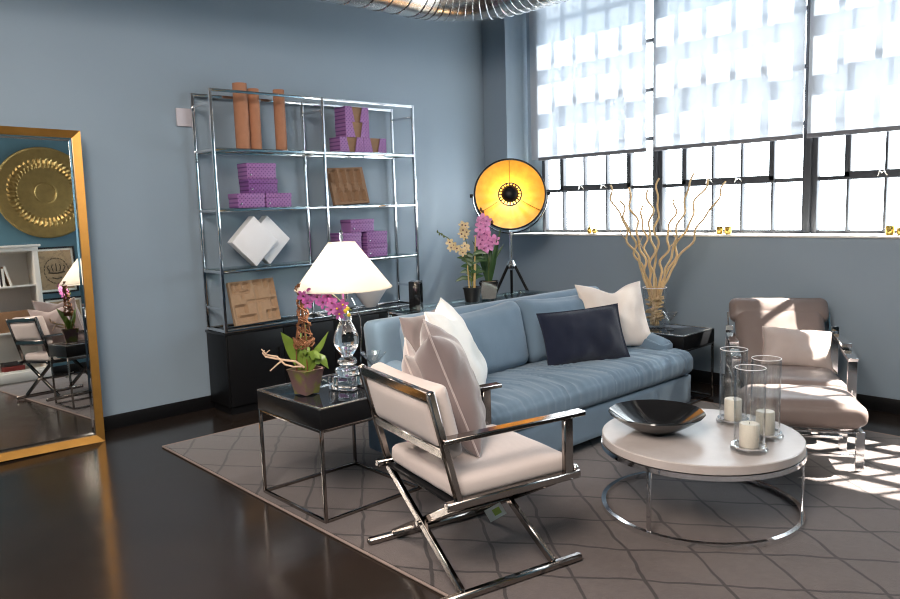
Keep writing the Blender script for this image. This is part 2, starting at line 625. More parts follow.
struct(MB().box(((XL + WX) / 2, YF + 0.008, 0.05), (WX - XL, 0.016, 0.1), 0.003).build('baseboard_front', M['black_satin']))
struct(MB().box(((WX - 0.02 + GX) / 2, (YJ + YF) / 2, SILL + 0.008), (GX - WX + 0.02, YJ - YF - 0.01, 0.016), 0.004).build('trim_1', M['white_paint']))

def make_window(k, y0, y1):
    """industrial steel window, panes counted from the jamb (y1) towards the camera (y0)"""
    z0, z1 = SILL + 0.016, HEAD
    wd = (y1 - y0) / 5
    rows = [1.62, 2.04, 2.46, 2.88, 3.26]
    f = MB()
    t = 0.045
    f.box((GX, y1 - 0.019, (z0 + z1) / 2), (0.07, 0.038, z1 - z0), 0.004)
    f.box((GX, y0 + 0.010, (z0 + z1) / 2), (0.05, 0.020, z1 - z0), 0.003)
    f.box((GX, (y0 + y1) / 2, z0 + 0.012), (t, y1 - y0, 0.024), 0.003)
    f.box((GX, (y0 + y1) / 2, z1 - 0.012), (t, y1 - y0, 0.024), 0.003)
    for z in rows:
        f.box((GX + 0.01, (y0 + y1) / 2, z), (0.075, y1 - y0, 0.030), 0.003)
    for i in range(1, 5):
        f.box((GX, y1 - wd * i, (z0 + z1) / 2), (0.055, 0.017, z1 - z0 - 0.03), 0.002)
    fr = struct(f.build('window_%d' % k, M['window_black']))
    s = MB()                                     # the pivoting sash with its heavier frame
    a, b = y1 - wd, y1 - 4 * wd
    for yy in (a, b):
        s.box((GX - 0.03, yy, 2.04), (0.03, 0.042, 0.84), 0.004)
    for zz in (1.635, 2.47):
        s.box((GX - 0.03, (a + b) / 2, zz), (0.03, a - b + 0.04, 0.058), 0.004)
    s.build('sash', M['window_black'], fr)
    for i in (2, 3):
        h = MB()
        yy = y1 - wd * (i - 0.05)
        h.tube([(GX - 0.05, yy - 0.03, 1.625), (GX - 0.07, yy - 0.014, 1.652), (GX - 0.075, yy, 1.640), (GX - 0.07, yy + 0.014, 1.655), (GX - 0.05, yy + 0.03, 1.622)], 0.006, 6)
        h.build('latch', M['steel'], fr)
    g = MB()
    g.box((GX, (y0 + y1) / 2, (z0 + z1) / 2), (0.004, y1 - y0 - 0.02, z1 - z0 - 0.02))
    g.build('glass', M['pane'], fr, smooth=False)
    return fr
BAYS = [(3.700, 4.985), (2.400, 3.655), (1.090, 2.345), (-0.22, 1.045)]
for k, (a, b) in enumerate(BAYS):
    make_window(k + 1, a, b)
# mullions between the bays and the filler beside the jamb
mb = MB()
mb.box((GX, (4.985 + YJ) / 2, (SILL + HEAD) / 2), (0.03, YJ - 4.985, HEAD - SILL))
mb.build('trim_2', M['wall'])['kind'] = 'structure'
for k, (a, b) in enumerate([(3.655, 3.700), (2.345, 2.400), (1.045, 1.090)]):
    MB().box((GX - 0.01, (a + b) / 2, (SILL + HEAD) / 2 + 0.008), (0.09, b - a - 0.012, HEAD - SILL - 0.02), 0.004).build('trim_%d' % (k + 3), M['window_black'])['kind'] = 'structure'

# roller shades
BL = [(3.746, 4.975, 'white roller shade on the window beside the room corner'),
      (2.397, 3.673, 'white roller shade on the middle window, above the vase of branches'),
      (1.090, 2.367, 'white roller shade nearest the right edge of the photo')]
for y0, y1, lab in BL:
    t = thing('roller_shade', lab, 'blind', (5.86, (y0 + y1) / 2, 1.934), 0, 'roller shades on the windows')
    ex = 0.095 if y1 > 4.9 else 0.0
    MB().box((0, ex / 2, 0.80), (0.0015, y1 - y0 + ex, 1.60)).build('shade_cloth', M['blind'], t, smooth=False)
    MB().box((0, 0, 0.004), (0.016, y1 - y0 + 0.004, 0.034), 0.004).build('bottom_bar', M['bar_grey'], t)

# spiral duct under the ceiling
def duct():
    t = thing('spiral_duct', 'shiny spiral metal air duct bending under the ceiling at the room corner', 'duct', (4.6, 4.66, 3.20))
    r = 0.215
    path = []
    x = -7.5
    cx, cy, rb = 4.62, 4.66, 0.55
    pts = [(-7.4 + i * 0.10, 0.0) for i in range(int((7.4 - rb) / 0.10) + 1)]
    path = [Vector((px, 0, 0)) for px, _ in pts]
    for i in range(1, 13):
        a = PI / 2 - (PI / 2) * i / 12
        path.append(Vector((-rb + rb * math.cos(a), -rb + rb * math.sin(a), 0)))
    for i in range(1, 40):
        path.append(Vector((0, -rb - i * 0.10, 0)))
    m = MB()
    m.tube(path, r, 40)
    m.build('pipe', M['steel'], t)
    # raised lock seam, spaced wide on the straight pipe and tight round the bend
    L = [0]
    for a, b in zip(path, path[1:]):
        L.append(L[-1] + (b - a).length)
    def at(sv):
        for i in range(len(L) - 1):
            if L[i + 1] >= sv:
                f = (sv - L[i]) / (L[i + 1] - L[i])
                return path[i].lerp(path[i + 1], f), (path[i + 1] - path[i]).normalized()
        return path[-1], (path[-1] - path[-2]).normalized()
    seam = MB()
    pts = []
    sv, ang = 4.6, 0.0
    end = min(L[-1] - 0.05, 9.6)
    bend0 = 7.4 - rb
    while sv < end:
        p, d = at(sv)
        side = d.cross(Vector((0, 0, 1))).normalized()
        pts.append(p + (r + 0.003) * (math.cos(ang) * side + math.sin(ang) * Vector((0, 0, 1))))
        tight = bend0 - 0.05 < sv < bend0 + 1.3
        ang += 2 * PI / 28
        sv += (0.075 if tight else 0.16) / 28
    seam.tube(pts, 0.0042, 5)
    seam.build('seam', M['chrome'], t)
duct()

# rug
t = thing('area_rug', 'large taupe rug with dark trellis lines under the seating group', 'rug', (3.44, 2.55, 0.0))
MB().box((0, 0, 0.006), (3.20, 4.44, 0.012), 0.004).build('pile', M['rug'], t)
mb = MB()
for (a, b) in (((-1.61, 2.23), (1.61, 2.23)), ((1.61, 2.23), (1.61, -2.23)), ((1.61, -2.23), (-1.61, -2.23)), ((-1.61, -2.23), (-1.61, 2.23))):
    mb.tube([(a[0], a[1], 0.007), (b[0], b[1], 0.007)], 0.006, 6)
mb.build('binding', M['rug_edge'], t)
RUG = 0.012

# ------------------------------------------------------------------ mirror leaning on the back wall
def mirror():
    W, H = 1.05, 2.07
    t = thing('floor_mirror', 'tall gold framed mirror leaning against the blue wall at left', 'mirror', (1.62 - W / 2, 5.26, 0.01))
    t.rotation_euler = (R(-2.85), R(1.3), R(-0.72))
    fw_ = 0.047
    # hand made frame, sloping in towards the glass
    for nm, quad in (('bottom', ((-W / 2, 0), (W / 2, 0), (W / 2 - fw_, fw_), (-W / 2 + fw_, fw_))),
                     ('top', ((-W / 2, H), (-W / 2 + fw_, H - fw_), (W / 2 - fw_, H - fw_), (W / 2, H))),
                     ('left', ((-W / 2, 0), (-W / 2 + fw_, fw_), (-W / 2 + fw_, H - fw_), (-W / 2, H))),
                     ('right', ((W / 2, 0), (W / 2, H), (W / 2 - fw_, H - fw_), (W / 2 - fw_, fw_)))):
        m = MB()
        outer = [(q[0], q[1]) for q in quad]
        f = []
        for (x, z) in outer:
            out = abs(abs(x) - W / 2) < 1e-6 or z in (0, H)
            f.append(m.b.verts.new((x, -0.028 if out else -0.010, z)))
        g = [m.b.verts.new((x, 0.02, z)) for x, z in outer]
        m.b.faces.new(f)
        m.b.faces.new(g[::-1])
        for i in range(4):
            m.b.faces.new((f[(i + 1) % 4], f[i], g[i], g[(i + 1) % 4]))
        m.build('frame_rail', M['gold'], t, smooth=False)
    MB().box((0, 0.004, H / 2), (W - 2 * fw_ + 0.004, 0.008, H - 2 * fw_ + 0.004)).build('mirror_glass', M['mirror'], t, smooth=False)
    b = MB()
    bw = 0.022
    x0, x1, z0, z1 = -W / 2 + fw_, W / 2 - fw_, fw_, H - fw_
    o_ = [(x0, z0), (x1, z0), (x1, z1), (x0, z1)]
    i_ = [(x0 + bw, z0 + bw), (x1 - bw, z0 + bw), (x1 - bw, z1 - bw), (x0 + bw, z1 - bw)]
    ov = [b.b.verts.new((x, 0.0015, z)) for x, z in o_]
    iv = [b.b.verts.new((x, -0.0022, z)) for x, z in i_]
    for k in range(4):
        b.b.faces.new((ov[k], ov[(k + 1) % 4], iv[(k + 1) % 4], iv[k]))
    b.build('bevel', M['mirror'], t, smooth=False)
mirror()

# things on and against the wall the mirror shows
def brass_tray():
    t = thing('brass_tray', 'large round hammered brass tray hung on the wall, seen in the mirror', 'tray', (2.835, YF + 0.035, 2.42), 0)
    m4 = Matrix.Rotation(R(90), 4, 'X')
    seg, rows = 88, []
    r0 = 0.60
    prof = [(0.60, 0.0), (0.605, 0.012), (0.595, 0.016), (0.47, 0.012)]
    m = MB()
    rr = [(0.0, -0.006), (0.12, -0.006), (0.13, 0.0), (0.15, -0.006), (0.33, -0.006), (0.36, -0.004), (0.39, 0.014), (0.43, 0.016), (0.46, 0.010), (0.58, 0.012), (0.60, 0.018), (0.607, 0.010), (0.60, 0.002), (0.45, -0.012), (0.0, -0.014)]
    rows = []
    for i, (r, z) in enumerate(rr):
        if r == 0:
            rows.append([m.b.verts.new((0, -z, 0))])
            continue
        row = []
        for k in range(seg):
            a = 2 * PI * k / seg
            zz = z
            if 0.34 < r < 0.45 and i < 9:
                zz += 0.010 * (1 if (k // 1) % 2 else -1)
            row.append(m.b.verts.new((r * math.cos(a), -zz, r * math.sin(a))))
        rows.append(row)
    for A, B in zip(rows, rows[1:]):
        for k in range(seg):
            k2 = (k + 1) % seg
            if len(A) == 1:
                m.b.faces.new((A[0], B[k], B[k2]))
            elif len(B) == 1:
                m.b.faces.new((A[k2], A[k], B[0]))
            else:
                m.b.faces.new((A[k], A[k2], B[k2], B[k]))
    m.build('plate', M['brass'], t, smooth=False)
    t.rotation_euler = (0, 0, PI)
brass_tray()

def picture(x, z, lab, crown):
    t = thing('framed_print', lab, 'picture', (x, YF + 0.004, z), PI, 'framed sepia prints beside the white bookcase')
    W, H = 0.50, 0.62
    f = MB()
    for (c, s_) in (((0, 0.012, H / 2 - 0.012), (W, 0.024, 0.024)), ((0, 0.012, -H / 2 + 0.012), (W, 0.024, 0.024)), ((W / 2 - 0.012, 0.012, 0), (0.024, 0.024, H)), ((-W / 2 + 0.012, 0.012, 0), (0.024, 0.024, H))):
        f.box((c[0], -c[1], c[2]), s_, 0.002)
    f.build('frame', M['black_satin'], t)
    MB().box((0, -0.006, 0), (W - 0.04, 0.006, H - 0.04)).build('mat_board', M['paper'], t, smooth=False)
    MB().box((0, -0.0105, 0), (W - 0.10, 0.003, H - 0.10)).build('print', M['antique_print'], t, smooth=False)
    k = MB()
    if crown:
        for a in range(5):
            px = -0.08 + a * 0.04
            k.tube([(px, -0.013, -0.02), (px * 1.4, -0.013, 0.04), (px * 1.1, -0.013, 0.085 - abs(px) * 0.3)], 0.006, 5)
        k.tube([(-0.10, -0.013, -0.03), (0, -0.013, -0.045), (0.10, -0.013, -0.03)], 0.010, 5)
        k.tube([(-0.06, -0.013, -0.10), (0, -0.013, -0.12), (0.06, -0.013, -0.10)], 0.008, 5)
        for a in range(22):
            th = 2 * PI * a / 22
            k.tube([(0.15 * math.cos(th), -0.013, 0.17 * math.sin(th) - 0.01), (0.15 * math.cos(th + 0.2), -0.013, 0.17 * math.sin(th + 0.2) - 0.01)], 0.005, 5)
    else:
        for a in range(7):
            th = 2 * PI * a / 7
            k.tube([(0.05 * math.cos(th), -0.013, 0.05 * math.sin(th)), (0.11 * math.cos(th + 0.4), -0.013, 0.13 * math.sin(th + 0.4)), (0.13 * math.cos(th + 0.8), -0.013, 0.12 * math.sin(th + 0.8))], 0.005, 5)
    k.build('engraving', M['print_ink'], t)
picture(2.86, 1.385, 'black framed sepia crown print hung just below the brass tray', True)
picture(2.90, 0.70, 'lower black framed sepia print, under the crown print', False)

def bookcase():
    x0, x1, yb, yf, H = 1.30, 2.57, YF + 0.02, -0.06, 1.72
    t = thing('bookcase', 'white painted bookcase with moulded top against the wall, seen in the mirror', 'bookcase', ((x0 + x1) / 2, (yb + yf) / 2, 0))
    W, D = x1 - x0, yf - yb
    for sx in (-1, 1):
        MB().box((sx * (W / 2 - 0.03), 0, (H - 0.08) / 2), (0.06, D, H - 0.08), 0.004).build('side_panel', M['white_paint'], t)
    MB().box((0, -D / 2 + 0.008, H / 2), (W - 0.1, 0.012, H - 0.1)).build('back_panel', M['white_paint'], t)
    c = MB()
    c.box((0, 0, H - 0.06), (W + 0.02, D + 0.02, 0.05), 0.006)
    c.box((0, 0.01, H - 0.02), (W + 0.08, D + 0.05, 0.03), 0.008)
    c.build('cornice', M['white_paint'], t)
    MB().box((0, 0, 0.06), (W + 0.02, D + 0.02, 0.12), 0.006).build('plinth', M['white_paint'], t)
    for z in (0.13, 0.62, 1.20):
        MB().box((0, 0, z), (W - 0.12, D - 0.02, 0.025), 0.003).build('shelf', M['white_paint'], t)
    cx, cy = (x0 + x1) / 2, (yb + yf) / 2
    labs = ['tan book upright on the bookcase shelf', 'dark book upright on the bookcase shelf', 'slim dark book upright on the bookcase shelf', 'leaning tan book at the end of the shelf row', 'dark book at the start of the shelf row']
    xs = [2.05, 2.11, 2.16, 2.24, 1.98]
    cols = ['tan_book', 'dark_book', 'dark_book', 'tan_book', 'dark_book']
    hs = [0.24, 0.25, 0.22, 0.25, 0.26]
    for i in range(5):
        b = thing('book', labs[i], 'book', (xs[i], cy + 0.06, 1.2135 + (0.0045 if i == 3 else 0)), 0, 'books on the white bookcase shelf')
        if i == 3:
            b.rotation_euler = (0, R(-13), 0)
        MB().box((0, 0, hs[i] / 2), (0.036, 0.17, hs[i]), 0.003).build('cover', M[cols[i]], b)
        MB().box((0, 0.004, hs[i] / 2 + 0.001), (0.028, 0.168, hs[i] + 0.002)).build('pages', M['paper'], b)
    b = thing('carton', 'brown carton standing on the middle shelf of the white bookcase', 'box', (2.12, cy + 0.03, 0.6335))
    MB().box((0, 0, 0.13), (0.60, 0.24, 0.26), 0.004).build('carton_body', M['carton'], b)
    b = thing('book', 'red book lying flat on the lowest shelf of the white bookcase', 'book', (2.16, cy + 0.05, 0.1435))
    MB().box((0, 0, 0.03), (0.24, 0.18, 0.06), 0.004).build('cover', M['red_book'], b)
    b = thing('book', 'dark book lying on top of the red book', 'book', (2.15, cy + 0.05, 0.204))
    MB().box((0, 0, 0.025), (0.22, 0.17, 0.05), 0.004).build('cover', M['dark_book'], b)
bookcase()

# wall plate
t = thing('wall_plate', 'square ivory plate on the blue wall left of the chrome shelving', 'wall plate', (2.445, WB, 2.21))
MB().box((0, -0.010, 0), (0.112, 0.020, 0.132), 0.006).build('cover', M['wall_plate'], t)

# ------------------------------------------------------------------ black cabinet and chrome shelving
EX0, EX1, EXM, EY0, EY1 = 2.498, 4.371, 3.436, 5.146, 5.440
ZS = [1.954, 1.519, 1.072]
ZB, ZT = 0.623, 2.384
t = thing('cabinet', 'low black cabinet on the floor under the chrome shelving', 'cabinet', ((EX0 + EX1) / 2, 5.297, 0))
MB().box((0, 0, 0.03), (EX1 - EX0 - 0.02, 0.28, 0.06)).build('plinth', M['black_satin'], t)
MB().box((0, 0.006, 0.335), (EX1 - EX0 + 0.012, 0.318, 0.55), 0.003).build('body', M['black_satin'], t)
MB().box((0, 0, 0.6115), (EX1 - EX0 + 0.03, 0.335, 0.019), 0.003).build('top', M['black'], t)
for k in range(4):
    wd = (EX1 - EX0) / 4
    d = MB().box((-(EX1 - EX0) / 2 + wd * (k + 0.5), -0.160, 0.335), (wd - 0.006, 0.014, 0.54), 0.002).build('door', M['black_satin'], t)
    h = MB().box((-(EX1 - EX0) / 2 + wd * (k + 0.5) + (0.19 if k % 2 == 0 else -0.19), -0.171, 0.40), (0.010, 0.010, 0.12), 0.002)
    h.build('handle', M['black'], d)

def etagere():
    t = thing('shelving_unit', 'tall chrome shelving unit with glass shelves standing on the black cabinet', 'shelf', ((EX0 + EX1) / 2, (EY0 + EY1) / 2, ZB))
    ox, oy, oz = t.location
    a = 0.022
    L = lambda x, y, z: (x - ox, y - oy, z - oz)
    for x in (EX0, EXM, EX1):
        for y in (EY0, EY1):
            MB().box(L(x, y, (ZB + ZT) / 2), (a, a, ZT - ZB), 0.002).build('post', M['chrome'], t)
    for y in (EY0, EY1):
        MB().box(L((EX0 + EX1) / 2, y, ZT - a / 2), (EX1 - EX0 - a, a * 0.95, a * 0.95), 0.002).build('top_rail', M['chrome'], t)
    for x in (EX0, EXM, EX1):
        MB().box(L(x, (EY0 + EY1) / 2, ZT - 0.10), (a * 0.8, EY1 - EY0 - a, a * 0.8), 0.002).build('cross_bar', M['chrome'], t)
    for z in ZS + [ZB + 0.012]:
        f = MB()
        for y in (EY0, EY1):
            f.box(L((EX0 + EX1) / 2, y, z), (EX1 - EX0 - a, a * 0.9, a * 0.9), 0.002)
        for x in (EX0, EXM, EX1):
            f.box(L(x, (EY0 + EY1) / 2, z), (a * 0.9, EY1 - EY0 - a, a * 0.9), 0.002)
        r = f.build('shelf_frame', M['chrome'], t)
        if z != ZB + 0.012:
            MB().box(L((EX0 + EX1) / 2, (EY0 + EY1) / 2, z + 0.0135), (EX1 - EX0 - a, EY1 - EY0 - a, 0.006)).build('glass_shelf', M['shelf_glass'], t, smooth=False)
    for x in (EX0, EX1):
        MB().box(L(x, (EY0 + EY1) / 2, 0.80), (a * 0.8, EY1 - EY0 - a, a * 0.8), 0.002).build('cross_bar', M['chrome'], t)
etagere()
SH = [z + 0.017 for z in ZS]        # upper faces of the glass shelves

# cardboard tubes
def cardboard_tube(x, y, h, r, lab):
    t = thing('cardboard_tube', lab, 'tube', (x, y, SH[0]), 0, 'cardboard tubes on the top shelf')
    MB().lathe([(r - 0.004, 0.004), (r, 0.0), (r, h), (r - 0.004, h), (r - 0.004, 0.004)], 28).build('tube_wall', M['kraft'], t)
    MB().lathe([(0, h - 0.012), (r - 0.004, h - 0.012), (r - 0.004, h - 0.004), (0, h - 0.004)], 28).build('end_cap', M['kraft'], t)
cardboard_tube(2.815, 5.30, 0.490, 0.053, 'thickest brown cardboard tube, leftmost of three on the top shelf')
cardboard_tube(2.930, 5.31, 0.460, 0.043, 'middle brown cardboard tube of three on the top shelf')
cardboard_tube(3.150, 5.31, 0.470, 0.044, 'brown cardboard tube standing apart, nearest the centre post')

# purple boxes
def purple_box(x, y, z, wdt, h, dp, lab, grp, window=False, deep=False, rz=0.0):
    t = thing('purple_box', lab, 'box', (x, y, z), rz, grp)
    m = M['purple_deep'] if deep else M['purple']
    if not window:
        MB().box((0, 0, (h - 0.036) / 2), (wdt - 0.006, dp - 0.006, h - 0.036), 0.002).build('base', m, t)
        MB().box((0, 0, h - 0.018), (wdt, dp, 0.0355), 0.002).build('lid', m, t)
        MB().lathe([(0, 0.0), (0.007, 0.001), (0.007, 0.003), (0, 0.006)], 10, m=Matrix.Translation((-wdt / 2 + 0.03, -dp / 2 + 0.001, 0.03)) @ Matrix.Rotation(R(90), 4, 'X')).build('stud', M['chrome'], t)
    else:
        MB().box((0, 0.004, h / 2), (wdt - 0.004, dp - 0.008, h), 0.002).build('inner_box', M['pulp_dark'], t)
        f = MB()
        tp, bt = wdt * 0.23, wdt * 0.11
        f.poly([(-wdt / 2, 0), (-bt, 0), (-tp, h), (-wdt / 2, h)], 0.004, Matrix.Translation((0, -dp / 2 - 0.003, 0)))
        f.poly([(wdt / 2, 0), (wdt / 2, h), (tp, h), (bt, 0)], 0.004, Matrix.Translation((0, -dp / 2 - 0.003, 0)))
        f.build('front_panel', m, t, smooth=False)
        for sx in (-1, 1):
            MB().box((sx * (wdt / 2 + 0.0005), 0, h / 2), (0.005, dp, h), 0.001).build('side_panel', m, t)
g = 'purple open fronted boxes on the top shelf'
bw, bh = 0.236, 0.124
purple_box(3.760, 5.29, SH[0], bw, bh, 0.15, 'open fronted purple box, left of the bottom pair on the top shelf', g, True)
purple_box(4.002, 5.29, SH[0], bw, bh, 0.15, 'open fronted purple box, right of the bottom pair on the top shelf', g, True)
purple_box(3.825, 5.29, SH[0] + bh + 0.001, bw, bh, 0.15, 'open fronted purple box in the middle of the top shelf stack', g, True)
purple_box(3.825, 5.29, SH[0] + 2 * bh + 0.002, bw, bh, 0.15, 'open fronted purple box topmost of the top shelf stack', g, True)
g = 'lidded purple boxes on the second shelf'
bh = 0.107
purple_box(2.805, 5.28, SH[1], 0.228, bh, 0.15, 'lidded purple box, left of the bottom pair above the white diamonds', g)
purple_box(3.040, 5.28, SH[1], 0.225, bh, 0.15, 'lidded purple box, right of the bottom pair above the white diamonds', g)
purple_box(2.912, 5.28, SH[1] + bh + 0.001, 0.250, bh, 0.15, 'deeper purple lidded box second from top of its second shelf stack', g, deep=True)
purple_box(2.905, 5.28, SH[1] + 2 * bh + 0.002, 0.248, bh + 0.01, 0.15, 'lidded purple box topmost on the second shelf stack', g)
g = 'lidded purple boxes on the third shelf behind the lamp'
bh = 0.108
purple_box(3.700, 5.28, SH[2], 0.222, bh, 0.15, 'purple box low on the third shelf, mostly hidden behind the lampshade', g)
purple_box(3.975, 5.28, SH[2], 0.222, bh, 0.15, 'purple box at the bottom right of the third shelf stack beside the shade', g)
purple_box(3.700, 5.28, SH[2] + bh + 0.001, 0.222, bh, 0.15, 'purple box behind the lamp finial, left of the second layer', g)
purple_box(3.975, 5.28, SH[2] + bh + 0.001, 0.222, bh, 0.15, 'purple box at the right of the second layer on the third shelf', g)
purple_box(3.825, 5.28, SH[2] + 2 * bh + 0.002, 0.245, bh, 0.15, 'purple box topmost of the third shelf stack', g)

# molded pulp trays leaning against the back rail
def pulp_tray(x, y, z, W, H, mat, lab, kind, lean=14, tilt=0):
    t = thing('pulp_tray', lab, 'tray', (x, y, z), 0, 'molded pulp packing trays on the chrome shelving', rot=(R(-lean), R(tilt), 0))
    rnd = random.Random(kind)
    n = 36
    hgt = [[0.0] * n for _ in range(n)]
    def pocket(u0, v0, u1, v1, d):
        for i in range(n):
            for j in range(n):
                u, v = (i + 0.5) / n, (j + 0.5) / n
                if u0 <= u <= u1 and v0 <= v <= v1:
                    hgt[i][j] = min(hgt[i][j], -d)
    if kind == 1:
        for k in range(4):
            u = 0.10 + k * 0.22
            pocket(u, 0.58, u + 0.13, 0.94, 0.028)
            pocket(u + 0.03, 0.48, u + 0.10, 0.94, 0.020)
            pocket(u + 0.02, 0.07, u + 0.15, 0.36, 0.028)
            pocket(u + 0.05, 0.07, u + 0.11, 0.44, 0.020)
        pocket(0.04, 0.62, 0.09, 0.9, 0.028)
    else:
        for (a, b, c, d) in ((0.05, 0.76, 0.12, 0.95), (0.14, 0.78, 0.26, 0.94), (0.30, 0.80, 0.44, 0.95), (0.52, 0.85, 0.70, 0.96), (0.74, 0.80, 0.82, 0.96), (0.88, 0.62, 0.97, 0.95),
                             (0.05, 0.07, 0.13, 0.44), (0.13, 0.24, 0.30, 0.44), (0.13, 0.06, 0.46, 0.20), (0.86, 0.30, 0.96, 0.54), (0.72, 0.06, 0.80, 0.26), (0.84, 0.06, 0.96, 0.24), (0.54, 0.05, 0.58, 0.95), (0.05, 0.72, 0.42, 0.75), (0.22, 0.58, 0.27, 0.74), (0.34, 0.50, 0.84, 0.53)):
            pocket(a, b, c, d, 0.026 if (c - a) > 0.06 else 0.012)
    m = MB()
    vs = [[m.b.verts.new(((i / n - 0.5) * W, 0.0, j / n * H)) for j in range(n + 1)] for i in range(n + 1)]
    for i in range(n + 1):
        for j in range(n + 1):
            d = 0
            c = 0
            for a in (i - 1, i):
                for b in (j - 1, j):
                    if 0 <= a < n and 0 <= b < n:
                        d += hgt[a][b]
                        c += 1
            edge = (i in (0, n) or j in (0, n))
            vs[i][j].co.y = 0.0 if edge else -d / c
    back = []
    for i in range(n):
        for j in range(n):
            m.b.faces.new((vs[i][j], vs[i + 1][j], vs[i + 1][j + 1], vs[i][j + 1]))
    for (loop) in ([vs[i][0] for i in range(n + 1)], [vs[n][j] for j in range(n + 1)], [vs[i][n] for i in range(n, -1, -1)], [vs[0][j] for j in range(n, -1, -1)]):
        bk = [m.b.verts.new(v.co + Vector((0, 0.035, 0))) for v in loop]
        for k in range(n):
            m.b.faces.new((loop[k + 1], loop[k], bk[k], bk[k + 1]))
    m.b.verts.ensure_lookup_table()
    q = [m.b.verts.new(p) for p in ((-W / 2, 0.035, 0), (W / 2, 0.035, 0), (W / 2, 0.035, H), (-W / 2, 0.035, H))]
    m.b.faces.new(q[::-1])
    m.build('pressed_sheet', mat, t, smooth=False)
pulp_tray(3.775, 5.26, SH[1] + 0.011, 0.355, 0.315, M['pulp_dark'], 'dark brown molded pulp tray leaning on the right half of the second shelf', 1, 14, -2)
pulp_tray(2.815, 5.225, ZB + 0.034, 0.385, 0.335, M['pulp'], 'tan molded pulp tray leaning on the cabinet top below the white diamonds', 2, 14, -1)

# white diamond blocks standing on a corner
def diamond(x, y, z, half, dp, lab):
    t = thing('foam_block', lab, 'foam block', (x, y, z), 0, 'white square blocks standing on a corner')
    s_ = half * math.sqrt(2)
    MB().box((0, 0, 0), (s_, dp, s_), 0.006, m=Matrix.Translation((0, 0, half)) @ Matrix.Rotation(R(45), 4, 'Y')).build('block', M['foam'], t)
diamond(2.820, 5.255, SH[2] + 0.001, 0.192, 0.085, 'white diamond shaped block, left and in front of its pair on the third shelf')
diamond(2.985, 5.345, SH[2] + 0.001, 0.192, 0.085, 'white diamond shaped block, right and behind in the third shelf pair')
t = thing('bowl', 'white cone shaped bowl on the black cabinet behind the lit lampshade', 'bowl', (3.930, 5.285, ZB + 0.0235))
MB().lathe([(0, 0), (0.045, 0), (0.052, 0.006), (0.168, 0.185), (0.163, 0.187), (0.045, 0.014), (0, 0.012)], 48).build('bowl_shell', M['foam'], t)

# ------------------------------------------------------------------ pillows
def pillow(name, W, H, T, mat, label, loc, face, roll=0.0, lean=0.0, piping=None, group=None, seed=0, wrinkle=0.012, dent=0.0, ear=0.10, flange=0.0):
    """local X = width, Z = height, front = -Y; face = heading (deg) the front looks to; lean tips the top backwards"""
    m = MB()
    n = 30
    off = Vector((seed * 3.1, seed * 1.7, 0))
    def outline(u, v):
        x = W / 2 * u * (1 - ear * (1 - v * v) * abs(u) ** 3)
        z = H / 2 * v * (1 - ear * (1 - u * u) * abs(v) ** 3)
        if dent and v > 0:
            z -= dent * H * math.exp(-(u / 0.38) ** 2) * v ** 2
        return x, z
    grids = []
    for sgn in (-1, 1):
        g = []
        for i in range(n + 1):
            row = []
            for j in range(n + 1):
                u, v = 2 * i / n - 1, 2 * j / n - 1
                # denser towards the edges
                u = math.sin(u * PI / 2) * 0.5 + u * 0.5
                v = math.sin(v * PI / 2) * 0.5 + v * 0.5
                x, z = outline(u, v)
                uu, vv = min(1, abs(u) / (1 - flange)), min(1, abs(v) / (1 - flange))
                e = max(0.0, (1 - uu ** 2.4)) ** 0.55 * max(0.0, (1 - vv ** 2.4)) ** 0.55
                y = sgn * (T / 2 * e + 0.003)
                wn = noise.noise(Vector((x * 7, z * 7, sgn)) + off) * wrinkle * 1.4 + noise.noise(Vector((x * 17, z * 11, sgn)) + off) * wrinkle * 0.5
                y += wn * min(1, e * 1.6) * -1
                row.append(m.b.verts.new((x, y, z + H / 2)))
            g.append(row)
        grids.append(g)
        for i in range(n):
            for j in range(n):
                q = (g[i][j], g[i + 1][j], g[i + 1][j + 1], g[i][j + 1])
                m.b.faces.new(q if sgn < 0 else q[::-1])
    A, B = grids
    def edge_idx():
        return [(i, 0) for i in range(n)] + [(n, j) for j in range(n)] + [(i, n) for i in range(n, 0, -1)] + [(0, j) for j in range(n, 0, -1)]
    E_ = edge_idx()
    rim = []
    for k, (i, j) in enumerate(E_):
        i2, j2 = E_[(k + 1) % len(E_)]
        m.b.faces.new((A[i][j], B[i][j], B[i2][j2], A[i2][j2]))
        rim.append((A[i][j].co + B[i][j].co) / 2)
    o = m.build(name, mat)
    o.location = loc
    o.rotation_mode = 'XYZ'
    o.matrix_world = Matrix.Translation(loc) @ Matrix.Rotation(R(face + 90), 4, 'Z') @ Matrix.Rotation(R(-lean), 4, 'X') @ Matrix.Rotation(R(roll), 4, 'Y')
    tag(o, label, 'pillow', group)
    if piping is not None:
        p = MB()
        p.tube(rim, 0.0042, 6, closed=True)
        p.build('piping', piping, o)
    return o

